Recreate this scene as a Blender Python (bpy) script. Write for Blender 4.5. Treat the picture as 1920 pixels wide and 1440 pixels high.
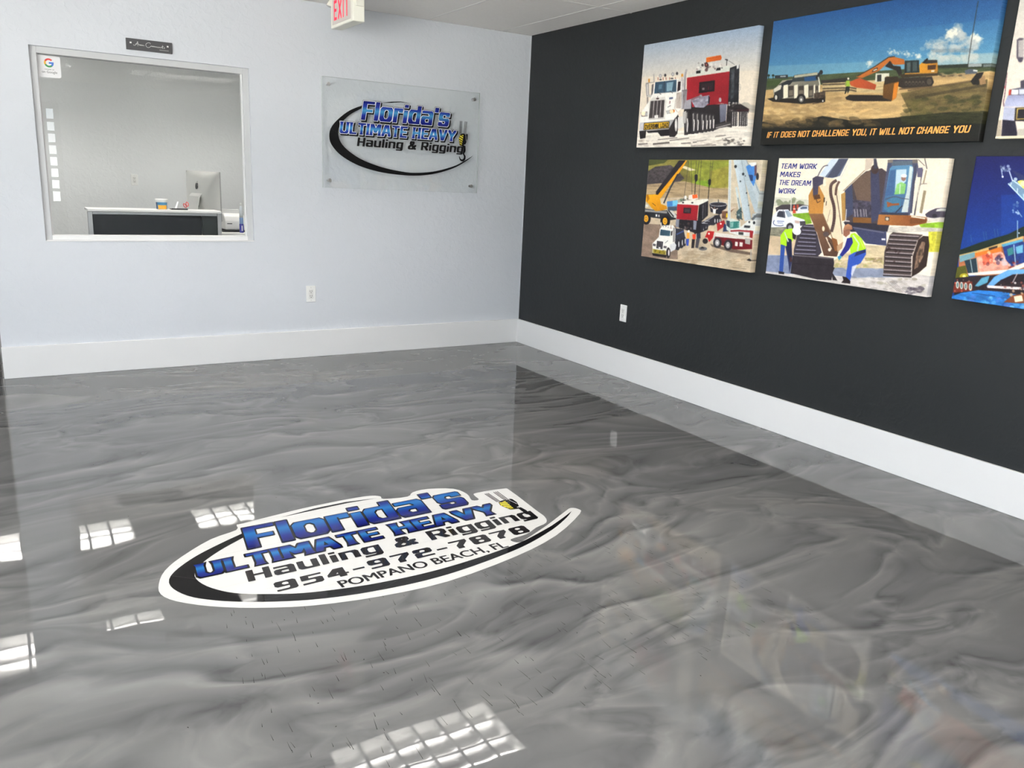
import bpy, bmesh, math, random
import numpy as np
from mathutils import Vector, Matrix
from mathutils.geometry import tessellate_polygon

for o in list(bpy.data.objects):
    bpy.data.objects.remove(o)
SC = bpy.context.scene
COL = SC.collection

# ------------------------------------------------------------ camera
cam_data = bpy.data.cameras.new('camera')
cam = bpy.data.objects.new('camera', cam_data)
COL.objects.link(cam)
cam_data.sensor_fit = 'HORIZONTAL'
cam_data.sensor_width = 36.0
cam_data.lens = 1533.545 / 1920 * 36.0
cam_data.clip_start = 0.05
RC = ((0.85264336, -0.52061563, 0.04425689),
      (-0.08834331, -0.22713079, -0.96984899),
      (0.51497064, 0.8230255, -0.23965447))     # rows: right, down, forward
CP = (-3.67598526, -5.82020336, 1.32210511)
cam.matrix_world = Matrix(((RC[0][0], -RC[1][0], -RC[2][0], CP[0]),
                           (RC[0][1], -RC[1][1], -RC[2][1], CP[1]),
                           (RC[0][2], -RC[1][2], -RC[2][2], CP[2]),
                           (0, 0, 0, 1)))
SC.camera = cam

# ------------------------------------------------------------ sky and exposure
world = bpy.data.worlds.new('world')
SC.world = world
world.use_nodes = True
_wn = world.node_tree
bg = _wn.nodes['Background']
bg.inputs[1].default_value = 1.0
_g = _wn.nodes.new('ShaderNodeTexCoord')               # daylight: pale sky above, a brighter half added below to lift the ceiling
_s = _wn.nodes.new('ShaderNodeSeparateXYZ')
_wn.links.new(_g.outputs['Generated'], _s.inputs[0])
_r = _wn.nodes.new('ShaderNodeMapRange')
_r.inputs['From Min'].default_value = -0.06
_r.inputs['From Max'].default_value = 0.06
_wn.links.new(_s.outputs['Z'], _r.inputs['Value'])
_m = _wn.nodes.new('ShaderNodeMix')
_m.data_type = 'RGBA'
_m.inputs[6].default_value = (15.5, 15.1, 14.4, 1)     # unseen ground half, brightened to throw light up on the ceiling
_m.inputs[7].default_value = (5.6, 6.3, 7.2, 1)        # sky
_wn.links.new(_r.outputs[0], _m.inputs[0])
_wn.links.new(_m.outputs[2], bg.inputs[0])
LAMP = 48.0                                      # strength of the ceiling lamps
LAMP_COLOUR = (1.0, 0.955, 0.90)
SC.view_settings.view_transform = 'Standard'
SC.view_settings.look = 'None'
SC.view_settings.gamma = 1.0
SC.view_settings.exposure = 0.14
SC.view_settings.use_curve_mapping = False
SC.cycles.max_bounces = 6
SC.cycles.use_light_tree = False
SC.cycles.adaptive_threshold = 0.07
SC.cycles.diffuse_bounces = 4
SC.cycles.glossy_bounces = 4
SC.cycles.transparent_max_bounces = 12

# ------------------------------------------------------------ helpers
def srgb(r, g=None, b=None):
    if g is None:
        r, g, b = r
    f = lambda c: (c / 255 / 12.92) if c / 255 <= 0.04045 else ((c / 255 + 0.055) / 1.055) ** 2.4
    return (f(r), f(g), f(b), 1.0)

MATS = {}
def mat(name, col, rough=0.6, metal=0.0, spec=0.5, noise=None, bump=None, coat=0.0, emit=None):
    """Procedural principled material: noise=(scale, amount), bump=(scale, strength, distance)."""
    if name in MATS:
        return MATS[name]
    m = bpy.data.materials.new(name)
    m.use_nodes = True
    nt = m.node_tree
    p = nt.nodes['Principled BSDF']
    c = col if len(col) == 4 else (*col, 1)
    p.inputs['Base Color'].default_value = c
    p.inputs['Roughness'].default_value = rough
    p.inputs['Metallic'].default_value = metal
    p.inputs['Specular IOR Level'].default_value = spec
    p.inputs['Coat Weight'].default_value = coat
    tc = nt.nodes.new('ShaderNodeTexCoord')
    if noise:
        n = nt.nodes.new('ShaderNodeTexNoise')
        n.inputs['Scale'].default_value = noise[0]
        n.inputs['Detail'].default_value = 4
        nt.links.new(tc.outputs['Object'], n.inputs['Vector'])
        mx = nt.nodes.new('ShaderNodeMix')
        mx.data_type = 'RGBA'
        a = noise[1]
        mx.inputs[6].default_value = (c[0] * (1 - a), c[1] * (1 - a), c[2] * (1 - a), 1)
        mx.inputs[7].default_value = (min(1, c[0] * (1 + a)), min(1, c[1] * (1 + a)), min(1, c[2] * (1 + a)), 1)
        nt.links.new(n.outputs['Fac'], mx.inputs[0])
        nt.links.new(mx.outputs[2], p.inputs['Base Color'])
    if bump:
        n2 = nt.nodes.new('ShaderNodeTexNoise')
        n2.inputs['Scale'].default_value = bump[0]
        n2.inputs['Detail'].default_value = 3
        nt.links.new(tc.outputs['Object'], n2.inputs['Vector'])
        b = nt.nodes.new('ShaderNodeBump')
        b.inputs['Strength'].default_value = bump[1]
        b.inputs['Distance'].default_value = bump[2]
        nt.links.new(n2.outputs['Fac'], b.inputs['Height'])
        nt.links.new(b.outputs['Normal'], p.inputs['Normal'])
    if emit:
        p.inputs['Emission Color'].default_value = (*emit[0], 1)
        p.inputs['Emission Strength'].default_value = emit[1]
    MATS[name] = m
    return m

def link(o, parent=None):
    COL.objects.link(o)
    if parent:
        o.parent = parent
    return o

def mesh_obj(name, verts, faces, m, parent=None, smooth=False):
    me = bpy.data.meshes.new(name)
    me.from_pydata([tuple(v) for v in verts], [], [tuple(f) for f in faces])
    me.update()
    if m:
        me.materials.append(m)
    if smooth:
        for f in me.polygons:
            f.use_smooth = True
    return link(bpy.data.objects.new(name, me), parent)

def bm_obj(name, bm, m, parent=None, smooth=False):
    me = bpy.data.meshes.new(name)
    bmesh.ops.recalc_face_normals(bm, faces=bm.faces)
    bm.to_mesh(me)
    bm.free()
    if m:
        me.materials.append(m)
    if smooth:
        for f in me.polygons:
            f.use_smooth = True
    return link(bpy.data.objects.new(name, me), parent)

def add_box(bm, a, b, bevel=0.0, seg=2):
    r = bmesh.ops.create_cube(bm, size=1.0)
    vs = r['verts']
    for v in vs:
        v.co = Vector([(a[i] + b[i]) / 2 + v.co[i] * (b[i] - a[i]) for i in range(3)])
    if bevel:
        es = list({e for v in vs for e in v.link_edges})
        bmesh.ops.bevel(bm, geom=es, offset=bevel, segments=seg, profile=0.5, affect='EDGES')
    return vs

def box(name, a, b, m, parent=None, bevel=0.0, seg=2):
    bm = bmesh.new()
    add_box(bm, a, b, bevel, seg)
    return bm_obj(name, bm, m, parent)

def add_cyl(bm, p0, p1, r0, r1=None, seg=20, caps=True):
    p0, p1 = Vector(p0), Vector(p1)
    r1 = r0 if r1 is None else r1
    d = p1 - p0
    q = d.to_track_quat('Z', 'Y').to_matrix()
    ra, rb = [], []
    for i in range(seg):
        t = 2 * math.pi * i / seg
        u = Vector((math.cos(t), math.sin(t), 0))
        ra.append(bm.verts.new(p0 + q @ (u * r0)))
        rb.append(bm.verts.new(p1 + q @ (u * r1)))
    for i in range(seg):
        j = (i + 1) % seg
        bm.faces.new((ra[i], ra[j], rb[j], rb[i]))
    if caps:
        bm.faces.new(ra[::-1])
        bm.faces.new(rb)

def cyl(name, p0, p1, r0, m, parent=None, r1=None, seg=24):
    bm = bmesh.new()
    add_cyl(bm, p0, p1, r0, r1, seg)
    return bm_obj(name, bm, m, parent)

def lathe(name, prof, m, parent=None, seg=28, loc=(0, 0, 0)):
    vs, fs = [], []
    for (r, z) in prof:
        for i in range(seg):
            t = 2 * math.pi * i / seg
            vs.append((loc[0] + r * math.cos(t), loc[1] + r * math.sin(t), loc[2] + z))
    for k in range(len(prof) - 1):
        for i in range(seg):
            j = (i + 1) % seg
            fs.append((k * seg + i, k * seg + j, (k + 1) * seg + j, (k + 1) * seg + i))
    fs.append(tuple(range(seg))[::-1])
    fs.append(tuple((len(prof) - 1) * seg + i for i in range(seg)))
    return mesh_obj(name, vs, fs, m, parent, True)

def empty(name, loc=(0, 0, 0), rz=0.0):
    o = bpy.data.objects.new(name, None)
    o.empty_display_size = 0.05
    o.location = loc
    o.rotation_euler = (0, 0, rz)
    return link(o)

def tag(o, label, cat, group=None):
    o['label'] = label
    o['category'] = cat
    if group:
        o['group'] = group
    return o

def struct(o):
    o['kind'] = 'structure'
    return o

def catmull(pts, n=8, closed=False):
    out = []
    N = len(pts)
    rng = range(N) if closed else range(N - 1)
    for i in rng:
        g = lambda k: Vector(pts[k % N]) if closed else Vector(pts[max(0, min(N - 1, k))])
        p0, p1, p2, p3 = g(i - 1), g(i), g(i + 1), g(i + 2)
        for s in range(n):
            t = s / n
            out.append(0.5 * ((2 * p1) + (-p0 + p2) * t + (2 * p0 - 5 * p1 + 4 * p2 - p3) * t * t + (-p0 + 3 * p1 - 3 * p2 + p3) * t ** 3))
    if not closed:
        out.append(Vector(pts[-1]))
    return [tuple(p) for p in out]

# ------------------------------------------------------------ room sizes (metres; the corner of the two walls is the origin)
H = 2.44                 # ceiling height
XW, YF, YB = -6.6, -8.0, 4.1     # left wall, front wall (behind the camera), rear wall of the office
PX = -3.742              # free end of the partition wall
BBH = 0.198              # baseboard height
WT = 0.12                # partition thickness
WX0, WX1, WZ0, WZ1 = -3.452, -2.192, 0.846, 1.972     # office window opening

# ------------------------------------------------------------ surface materials
def wall_material(name, col, dark=False):
    m = bpy.data.materials.new(name)
    m.use_nodes = True
    nt = m.node_tree
    p = nt.nodes['Principled BSDF']
    p.inputs['Roughness'].default_value = 0.62 if not dark else 0.55
    p.inputs['Specular IOR Level'].default_value = 0.35
    tc = nt.nodes.new('ShaderNodeTexCoord')
    n = nt.nodes.new('ShaderNodeTexNoise')
    n.inputs['Scale'].default_value = 1.3
    n.inputs['Detail'].default_value = 5
    nt.links.new(tc.outputs['Object'], n.inputs['Vector'])
    mx = nt.nodes.new('ShaderNodeMix')
    mx.data_type = 'RGBA'
    mx.inputs[6].default_value = (*[c * 0.96 for c in col[:3]], 1)
    mx.inputs[7].default_value = (*[c * 1.04 for c in col[:3]], 1)
    nt.links.new(n.outputs['Fac'], mx.inputs[0])
    nt.links.new(mx.outputs[2], p.inputs['Base Color'])
    # knockdown plaster relief: flattened blotches plus a fine orange peel
    k = nt.nodes.new('ShaderNodeTexNoise')
    k.inputs['Scale'].default_value = 26
    k.inputs['Detail'].default_value = 3
    k.inputs['Distortion'].default_value = 0.6
    nt.links.new(tc.outputs['Object'], k.inputs['Vector'])
    r = nt.nodes.new('ShaderNodeValToRGB')
    r.color_ramp.elements[0].position = 0.44
    r.color_ramp.elements[1].position = 0.62
    nt.links.new(k.outputs['Fac'], r.inputs['Fac'])
    fpl = nt.nodes.new('ShaderNodeTexNoise')
    fpl.inputs['Scale'].default_value = 150
    fpl.inputs['Detail'].default_value = 2
    nt.links.new(tc.outputs['Object'], fpl.inputs['Vector'])
    ad = nt.nodes.new('ShaderNodeMath')
    ad.operation = 'MULTIPLY_ADD'
    nt.links.new(fpl.outputs['Fac'], ad.inputs[0])
    ad.inputs[1].default_value = 0.35
    nt.links.new(r.outputs['Color'], ad.inputs[2])
    b = nt.nodes.new('ShaderNodeBump')
    b.inputs['Strength'].default_value = 0.30 if not dark else 0.22
    b.inputs['Distance'].default_value = 0.0022
    nt.links.new(ad.outputs[0], b.inputs['Height'])
    nt.links.new(b.outputs['Normal'], p.inputs['Normal'])
    return m

M_WALL = wall_material('light_grey_plaster', (0.600, 0.624, 0.664))
M_DARK = wall_material('charcoal_plaster', (0.0145, 0.0168, 0.0185), True)
M_TRIM = mat('white_trim_paint', (0.73, 0.73, 0.73), 0.38, noise=(3, 0.015))
M_WHITE = mat('white_plastic', (0.78, 0.78, 0.76), 0.35)
M_SLOT = mat('black_slot', (0.012, 0.012, 0.012), 0.5)
M_METAL = mat('brushed_steel', (0.62, 0.61, 0.60), 0.28, metal=1.0)

def floor_material():
    m = bpy.data.materials.new('grey_metallic_epoxy')
    m.use_nodes = True
    nt = m.node_tree
    N = nt.nodes.new
    L = nt.links.new
    p = nt.nodes['Principled BSDF']
    tc = N('ShaderNodeTexCoord')
    mp = N('ShaderNodeMapping')
    mp.inputs['Scale'].default_value = (0.62, 1.25, 1.0)
    mp.inputs['Rotation'].default_value = (0, 0, math.radians(-9))
    L(tc.outputs['Object'], mp.inputs['Vector'])
    def noise(scale, detail, rough, dist, vec):
        n = N('ShaderNodeTexNoise')
        n.inputs['Scale'].default_value = scale
        n.inputs['Detail'].default_value = detail
        n.inputs['Roughness'].default_value = rough
        n.inputs['Distortion'].default_value = dist
        L(vec, n.inputs['Vector'])
        return n
    def math_(op, a, b=None, c=None, clamp=False):
        n = N('ShaderNodeMath')
        n.operation = op
        n.use_clamp = clamp
        for i, v in enumerate((a, b, c)):
            if v is None:
                continue
            if isinstance(v, (int, float)):
                n.inputs[i].default_value = v
            else:
                L(v, n.inputs[i])
        return n.outputs[0]
    def vwarp(vec, src, amt):
        s = N('ShaderNodeVectorMath'); s.operation = 'SUBTRACT'
        L(src, s.inputs[0]); s.inputs[1].default_value = (0.5, 0.5, 0.5)
        k = N('ShaderNodeVectorMath'); k.operation = 'SCALE'
        L(s.outputs[0], k.inputs[0]); k.inputs['Scale'].default_value = amt
        a = N('ShaderNodeVectorMath'); a.operation = 'ADD'
        L(vec, a.inputs[0]); L(k.outputs[0], a.inputs[1])
        return a.outputs[0]
    w1 = noise(0.9, 1, 0.5, 0.0, mp.outputs[0])
    v1 = vwarp(mp.outputs[0], w1.outputs['Color'], 1.3)
    w2 = noise(3.2, 1, 0.5, 0.0, v1)
    v2 = vwarp(v1, w2.outputs['Color'], 0.40)
    def height(vec):
        n = N('ShaderNodeTexNoise')
        n.noise_type = 'RIDGED_MULTIFRACTAL'
        n.normalize = False
        n.inputs['Scale'].default_value = 2.7
        n.inputs['Detail'].default_value = 4.2
        n.inputs['Roughness'].default_value = 0.50
        n.inputs['Lacunarity'].default_value = 2.2
        n.inputs['Offset'].default_value = 0.9
        n.inputs['Gain'].default_value = 1.4
        L(vec, n.inputs['Vector'])
        return n.outputs['Fac']
    def shift(vec, d):
        a = N('ShaderNodeVectorMath'); a.operation = 'ADD'
        L(vec, a.inputs[0]); a.inputs[1].default_value = d
        return a.outputs[0]
    # pigment drawn out in folds: the difference of the swirl height between two near points
    h0 = height(v2)
    h1 = height(shift(v2, (0.013, 0.045, 0)))
    fold = math_('SUBTRACT', h1, h0)
    big = noise(0.75, 2, 0.5, 0.0, v1)            # broad clouds
    t = math_('MULTIPLY_ADD', fold, 0.52, 0.52)
    t = math_('ADD', t, math_('MULTIPLY_ADD', big.outputs['Fac'], 0.45, -0.225))
    ramp = N('ShaderNodeValToRGB')
    rr = ramp.color_ramp
    rr.elements[0].position = 0.05; rr.elements[0].color = (0.0437, 0.0448, 0.0472, 1)
    rr.elements[1].position = 1.00; rr.elements[1].color = (0.1770, 0.1764, 0.1746, 1)
    e = rr.elements.new(0.38); e.color = (0.0861, 0.0879, 0.0897, 1)
    e = rr.elements.new(0.58); e.color = (0.1156, 0.1168, 0.1174, 1)
    L(t, ramp.inputs['Fac'])
    # faint warm pearl patches
    warm = noise(0.8, 3, 0.5, 0.5, v1)
    wr = N('ShaderNodeValToRGB')
    wr.color_ramp.elements[0].position = 0.56; wr.color_ramp.elements[0].color = (0, 0, 0, 1)
    wr.color_ramp.elements[1].position = 0.72; wr.color_ramp.elements[1].color = (0.5, 0.5, 0.5, 1)
    L(warm.outputs['Fac'], wr.inputs['Fac'])
    mx = N('ShaderNodeMix'); mx.data_type = 'RGBA'; mx.blend_type = 'MULTIPLY'
    L(wr.outputs['Color'], mx.inputs[0]); L(ramp.outputs['Color'], mx.inputs[6])
    mx.inputs[7].default_value = (1.05, 1.0, 0.95, 1)
    L(mx.outputs[2], p.inputs['Base Color'])
    p.inputs['Metallic'].default_value = 0.0
    p.inputs['Roughness'].default_value = 0.50
    p.inputs['IOR'].default_value = 1.02
    p.inputs['Coat Weight'].default_value = 1.0
    p.inputs['Coat Roughness'].default_value = 0.02
    p.inputs['Coat IOR'].default_value = 1.37
    # the poured coat is gently wavy
    wave = noise(2.3, 1, 0.45, 0.0, tc.outputs['Object'])
    rip = noise(11, 1, 0.4, 0.0, tc.outputs['Object'])
    hgt = math_('ADD', math_('MULTIPLY', wave.outputs['Fac'], 0.0014), math_('MULTIPLY', rip.outputs['Fac'], 0.00008))
    b = N('ShaderNodeBump')
    b.inputs['Strength'].default_value = 1.0
    b.inputs['Distance'].default_value = 1.0
    L(hgt, b.inputs['Height'])
    L(b.outputs['Normal'], p.inputs['Coat Normal'])
    return m

# ------------------------------------------------------------ shell
def panel_with_hole(name, x0, x1, z0, z1, holes, y0, y1, m):
    """A wall slab parallel to the x axis with rectangular openings."""
    xs = sorted({x0, x1, *[h[0] for h in holes], *[h[1] for h in holes]})
    zs = sorted({z0, z1, *[h[2] for h in holes], *[h[3] for h in holes]})
    bm = bmesh.new()
    def solid(i, k):
        if i < 0 or k < 0 or i >= len(xs) - 1 or k >= len(zs) - 1:
            return False
        cx, cz = (xs[i] + xs[i + 1]) / 2, (zs[k] + zs[k + 1]) / 2
        return not any(h[0] < cx < h[1] and h[2] < cz < h[3] for h in holes)
    def quad(*ps):
        bm.faces.new([bm.verts.new(q) for q in ps])
    for i in range(len(xs) - 1):
        for k in range(len(zs) - 1):
            if not solid(i, k):
                continue
            a, b, c, d = xs[i], xs[i + 1], zs[k], zs[k + 1]
            quad((a, y0, c), (b, y0, c), (b, y0, d), (a, y0, d))
            quad((a, y1, c), (a, y1, d), (b, y1, d), (b, y1, c))
            if not solid(i - 1, k): quad((a, y0, c), (a, y0, d), (a, y1, d), (a, y1, c))
            if not solid(i + 1, k): quad((b, y0, c), (b, y1, c), (b, y1, d), (b, y0, d))
            if not solid(i, k - 1): quad((a, y0, c), (a, y1, c), (b, y1, c), (b, y0, c))
            if not solid(i, k + 1): quad((a, y0, d), (b, y0, d), (b, y1, d), (a, y1, d))
    bmesh.ops.remove_doubles(bm, verts=bm.verts, dist=1e-5)
    return struct(bm_obj(name, bm, m))

struct(box('floor', (XW, YF, -0.10), (0, YB, 0), floor_material()))
panel_with_hole('wall_back', PX, 0.0, 0, H, [(WX0, WX1, WZ0, WZ1)], 0.0, WT, M_WALL)
struct(box('wall_right', (0, YF, -0.1), (0.12, YB, H + 0.15), M_DARK))
struct(box('wall_office', (XW, YB, -0.1), (0, YB + 0.12, H + 0.15), wall_material('white_plaster', (0.735, 0.75, 0.755))))
ADDED_SIDE = [(-7.8, -5.3), (-5.0, -2.5)]                   # unseen windows added in the left wall to brighten ceiling and upper walls
panel_with_hole('wall_left', YF, YB, -0.1, H + 0.15, [(y0, y1, 0.12, 2.25) for y0, y1 in ADDED_SIDE], 0.0, 0.12, M_WALL)
_w = bpy.data.objects['wall_left']
_w.rotation_euler = (0, 0, math.pi / 2)
_w.location = (XW, 0, 0)
DX0, DX1 = -3.95, -2.83                                # glazed entrance door behind the camera
FX0, FX1, FZ0, FZ1 = -6.3, -4.25, 0.25, 2.15           # shop window beside it
panel_with_hole('wall_front', XW, 0.0, -0.1, H + 0.15, [(DX0, DX1, -0.1, 2.13), (FX0, FX1, FZ0, FZ1)], YF - 0.12, YF, M_WALL)

# baseboards
def baseboard(name, a, b):
    return struct(box(name, a, b, M_TRIM, bevel=0.0025, seg=2))
baseboard('baseboard_back', (PX - 0.003, -0.018, 0), (-0.0175, 0, BBH))
baseboard('baseboard_right', (-0.018, YF, 0), (0, -0.0001, BBH))
baseboard('baseboard_office', (XW, YB - 0.018, 0), (-0.02, YB, BBH))
struct(box('trim_1', (-0.006, -0.004, BBH), (0.0, 0.0, H), M_WALL))           # paint line down the corner

# ------------------------------------------------------------ ceiling: slab, lay-in tiles, grid bars
M_TILE = mat('ceiling_tile_mineral', (0.90, 0.87, 0.84), 0.9, noise=(60, 0.04), bump=(120, 0.35, 0.003))
M_GRID = mat('ceiling_grid_paint', (0.80, 0.78, 0.76), 0.5)
ceiling = struct(box('ceiling', (XW, YF, H + 0.15), (0, YB, H + 0.25), M_TILE))
GX = [0.0, -0.272, -0.905, -1.525, -2.145, -2.765, -3.385, -4.005, -4.62, -5.24, -5.86, XW]
GYM = [0.0, -1.22, -1.83, -3.05, -3.66, -4.27, -5.49, -6.10, -7.32, YF]
GYO = [WT, 0.67, 1.28, 2.19, 2.80, 3.41, YB]
LX = [(-2.145, -0.905), (-4.005, -2.765)]
LYM = [(-1.83, -1.22), (-4.27, -3.66), (-6.10, -5.49)]
LYO = [(0.67, 1.28), (2.80, 3.41)]
def lamp_cell(xa, xb, ya, yb):
    cx, cy = (xa + xb) / 2, (ya + yb) / 2
    return any(l[0] < cx < l[1] for l in LX) and any(l[0] < cy < l[1] for l in LYM + LYO)
def tiles(gx, gy):
    for i in range(len(gx) - 1):
        for k in range(len(gy) - 1):
            xa, xb = sorted((gx[i], gx[i + 1])); ya, yb = sorted((gy[k], gy[k + 1]))
            if xb - xa < 0.01 or lamp_cell(xa, xb, ya, yb):
                continue
            box('ceiling_tile', (xa + 0.003, ya + 0.003, H), (xb - 0.003, yb - 0.003, H + 0.016), M_TILE, ceiling, 0.0015, 1)
tiles(GX, GYM)
tiles(GX, GYO)
tiles([x for x in GX if x < PX - 0.1] + [PX], [0.0, WT])
for x in GX[1:-1]:
    inside = [l for l in LX if l[0] + 0.1 < x < l[1] - 0.1]
    cuts = sorted(LYM + LYO) if inside else []
    y = YF
    for (a, b) in cuts + [(YB, YB)]:
        if y < 0 < a and x > PX:
            box('grid_bar', (x - 0.006, y, H - 0.0015), (x + 0.006, 0.0, H + 0.03), M_GRID, ceiling)
            box('grid_bar', (x - 0.006, WT, H - 0.0015), (x + 0.006, a, H + 0.03), M_GRID, ceiling)
        else:
            box('grid_bar', (x - 0.006, y, H - 0.0015), (x + 0.006, a, H + 0.03), M_GRID, ceiling)
        y = b
for y in GYM[1:-1] + GYO[1:-1]:
    box('grid_bar', (XW, y - 0.006, H - 0.0012), (0, y + 0.006, H + 0.03), M_GRID, ceiling)

# ------------------------------------------------------------ recessed louvred lights (18 cells each)
M_LAMP = bpy.data.materials.new('lamp_glow')
M_LAMP.use_nodes = True
_p = M_LAMP.node_tree.nodes['Principled BSDF']
_p.inputs['Base Color'].default_value = (0.9, 0.9, 0.9, 1)
_p.inputs['Emission Color'].default_value = (*LAMP_COLOUR, 1)
_p.inputs['Emission Strength'].default_value = LAMP
M_LOUVRE = mat('louvre_aluminium', (0.80, 0.80, 0.81), 0.32, metal=1.0)
M_PAN = mat('fixture_pan_white', (0.80, 0.80, 0.79), 0.5)
def ceiling_light(xa, xb, ya, yb, label):
    t = empty('ceiling_light', ((xa + xb) / 2, (ya + yb) / 2, H))
    w, d = (xb - xa) / 2 - 0.006, (yb - ya) / 2 - 0.006
    bm = bmesh.new()
    for (x0, y0, x1, y1) in ((-w, -d, w, -d + 0.012), (-w, d - 0.012, w, d), (-w, -d + 0.012, -w + 0.012, d - 0.012), (w - 0.012, -d + 0.012, w, d - 0.012)):
        add_box(bm, (x0, y0, -0.003), (x1, y1, 0.11))
    add_box(bm, (-w, -d, 0.11), (w, d, 0.12))
    bm_obj('housing', bm, M_PAN, t)
    for k in range(3):
        yc = (-1 + k) * 2 * (d - 0.012) / 3
        mesh_obj('lamp', [(-w + .013, yc - .03, 0.10), (w - .013, yc - .03, 0.10), (w - .013, yc + .03, 0.10), (-w + .013, yc + .03, 0.10)], [(3, 2, 1, 0)], M_LAMP, t)
    def blade(p0, p1, along_x):
        # parabolic section approximated by a wedge, wide at the bottom
        a, b = 0.011, 0.003
        x, y = p0; x2, y2 = p1
        if along_x:
            v = [(x, y - a, 0), (x, y + a, 0), (x, y + b, .085), (x, y - b, .085), (x2, y - a, 0), (x2, y + a, 0), (x2, y + b, .085), (x2, y - b, .085)]
        else:
            v = [(x + a, y, 0), (x - a, y, 0), (x - b, y, .085), (x + b, y, .085), (x + a, y2, 0), (x - a, y2, 0), (x - b, y2, .085), (x + b, y2, .085)]
        f = [(0, 1, 2, 3), (7, 6, 5, 4), (0, 4, 5, 1), (1, 5, 6, 2), (2, 6, 7, 3), (3, 7, 4, 0)]
        mesh_obj('louvre_blade', v, f, M_LOUVRE, t)
    wi, di = w - 0.012, d - 0.012
    for k in (1, 2):
        y = -di + 2 * di * k / 3
        blade((-wi, y), (wi, y), True)
    for k in range(1, 6):
        x = -wi + 2 * wi * k / 6
        blade((x, -di), (x, di), False)
    tag(t, label, 'ceiling light', 'recessed louvred ceiling lights')
ROWN = ['in the row nearest the sign wall', 'in the middle row of the lobby', 'in the row nearest the entrance']
for (xa, xb), side in zip(LX, ('picture-wall side', 'open side')):
    for (ya, yb), rn in zip(LYM, ROWN):
        ceiling_light(xa, xb, ya, yb, 'recessed louvred lobby ceiling light %s, %s' % (rn, side))
    for (ya, yb), rn in zip(LYO, ('just behind the office window', 'by the far office wall')):
        ceiling_light(xa, xb, ya, yb, 'recessed louvred office ceiling light %s, %s' % (rn, side))

# ------------------------------------------------------------ glass
def glass_material(name, tint=(0.98, 0.99, 0.985), rough=0.005, ior=1.62):
    m = bpy.data.materials.new(name)
    m.use_nodes = True
    nt = m.node_tree
    nt.nodes.clear()
    out = nt.nodes.new('ShaderNodeOutputMaterial')
    tr = nt.nodes.new('ShaderNodeBsdfTransparent')
    tr.inputs[0].default_value = (*tint, 1)
    gl = nt.nodes.new('ShaderNodeBsdfGlossy')
    gl.inputs['Roughness'].default_value = rough
    fr = nt.nodes.new('ShaderNodeFresnel')
    fr.inputs['IOR'].default_value = ior
    ml = nt.nodes.new('ShaderNodeMath')
    ml.operation = 'MULTIPLY'
    ml.inputs[1].default_value = 1.0
    ge = nt.nodes.new('ShaderNodeNewGeometry')
    fs = nt.nodes.new('ShaderNodeMath')                 # outer faces reflect; leaving the pane must not total-reflect
    fs.operation = 'SUBTRACT'
    fs.inputs[0].default_value = 1.0
    nt.links.new(ge.outputs['Backfacing'], fs.inputs[1])
    nt.links.new(fr.outputs[0], ml.inputs[0])
    nt.links.new(fs.outputs[0], ml.inputs[1])
    mx = nt.nodes.new('ShaderNodeMixShader')
    nt.links.new(ml.outputs[0], mx.inputs[0])
    nt.links.new(tr.outputs[0], mx.inputs[1])
    nt.links.new(gl.outputs[0], mx.inputs[2])
    nt.links.new(mx.outputs[0], out.inputs[0])
    return m
M_GLASS = glass_material('clear_glass')

# office window in the partition
win = struct(empty('window_1', ((WX0 + WX1) / 2, 0.0, WZ0)))
win['label'] = 'interior office window with grey-white frame in the light wall'
def wbox(name, a, b, m, bevel=0.0015):
    ox, oy, oz = win.location
    return box(name, (a[0] - ox, a[1] - oy, a[2] - oz), (b[0] - ox, b[1] - oy, b[2] - oz), m, win, bevel)
M_FRAME = mat('window_frame_paint', (0.54, 0.55, 0.56), 0.45)
FW = 0.038
wbox('frame_jamb', (WX0, 0.022, WZ0), (WX0 + FW, 0.10, WZ1), M_FRAME)
wbox('frame_jamb', (WX1 - FW, 0.022, WZ0), (WX1, 0.10, WZ1), M_FRAME)
wbox('frame_head', (WX0 + FW, 0.022, WZ1 - FW), (WX1 - FW, 0.10, WZ1), M_FRAME)
wbox('frame_sill', (WX0 + FW, 0.022, WZ0), (WX1 - FW, 0.10, WZ0 + FW * 0.8), M_TRIM)
wbox('sill_ledge', (WX0 + 0.002, -0.004, WZ0 - 0.004), (WX1 - 0.002, 0.024, WZ0 + 0.004), M_TRIM)
wbox('glass_bead', (WX0 + FW, 0.045, WZ0 + FW * .8), (WX0 + FW + .008, 0.068, WZ1 - FW), M_TRIM, 0)
wbox('glass_bead', (WX1 - FW - .008, 0.045, WZ0 + FW * .8), (WX1 - FW, 0.068, WZ1 - FW), M_TRIM, 0)
wbox('pane', (WX0 + FW, 0.055, WZ0 + FW * .8), (WX1 - FW, 0.061, WZ1 - FW), M_GLASS, 0)

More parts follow.
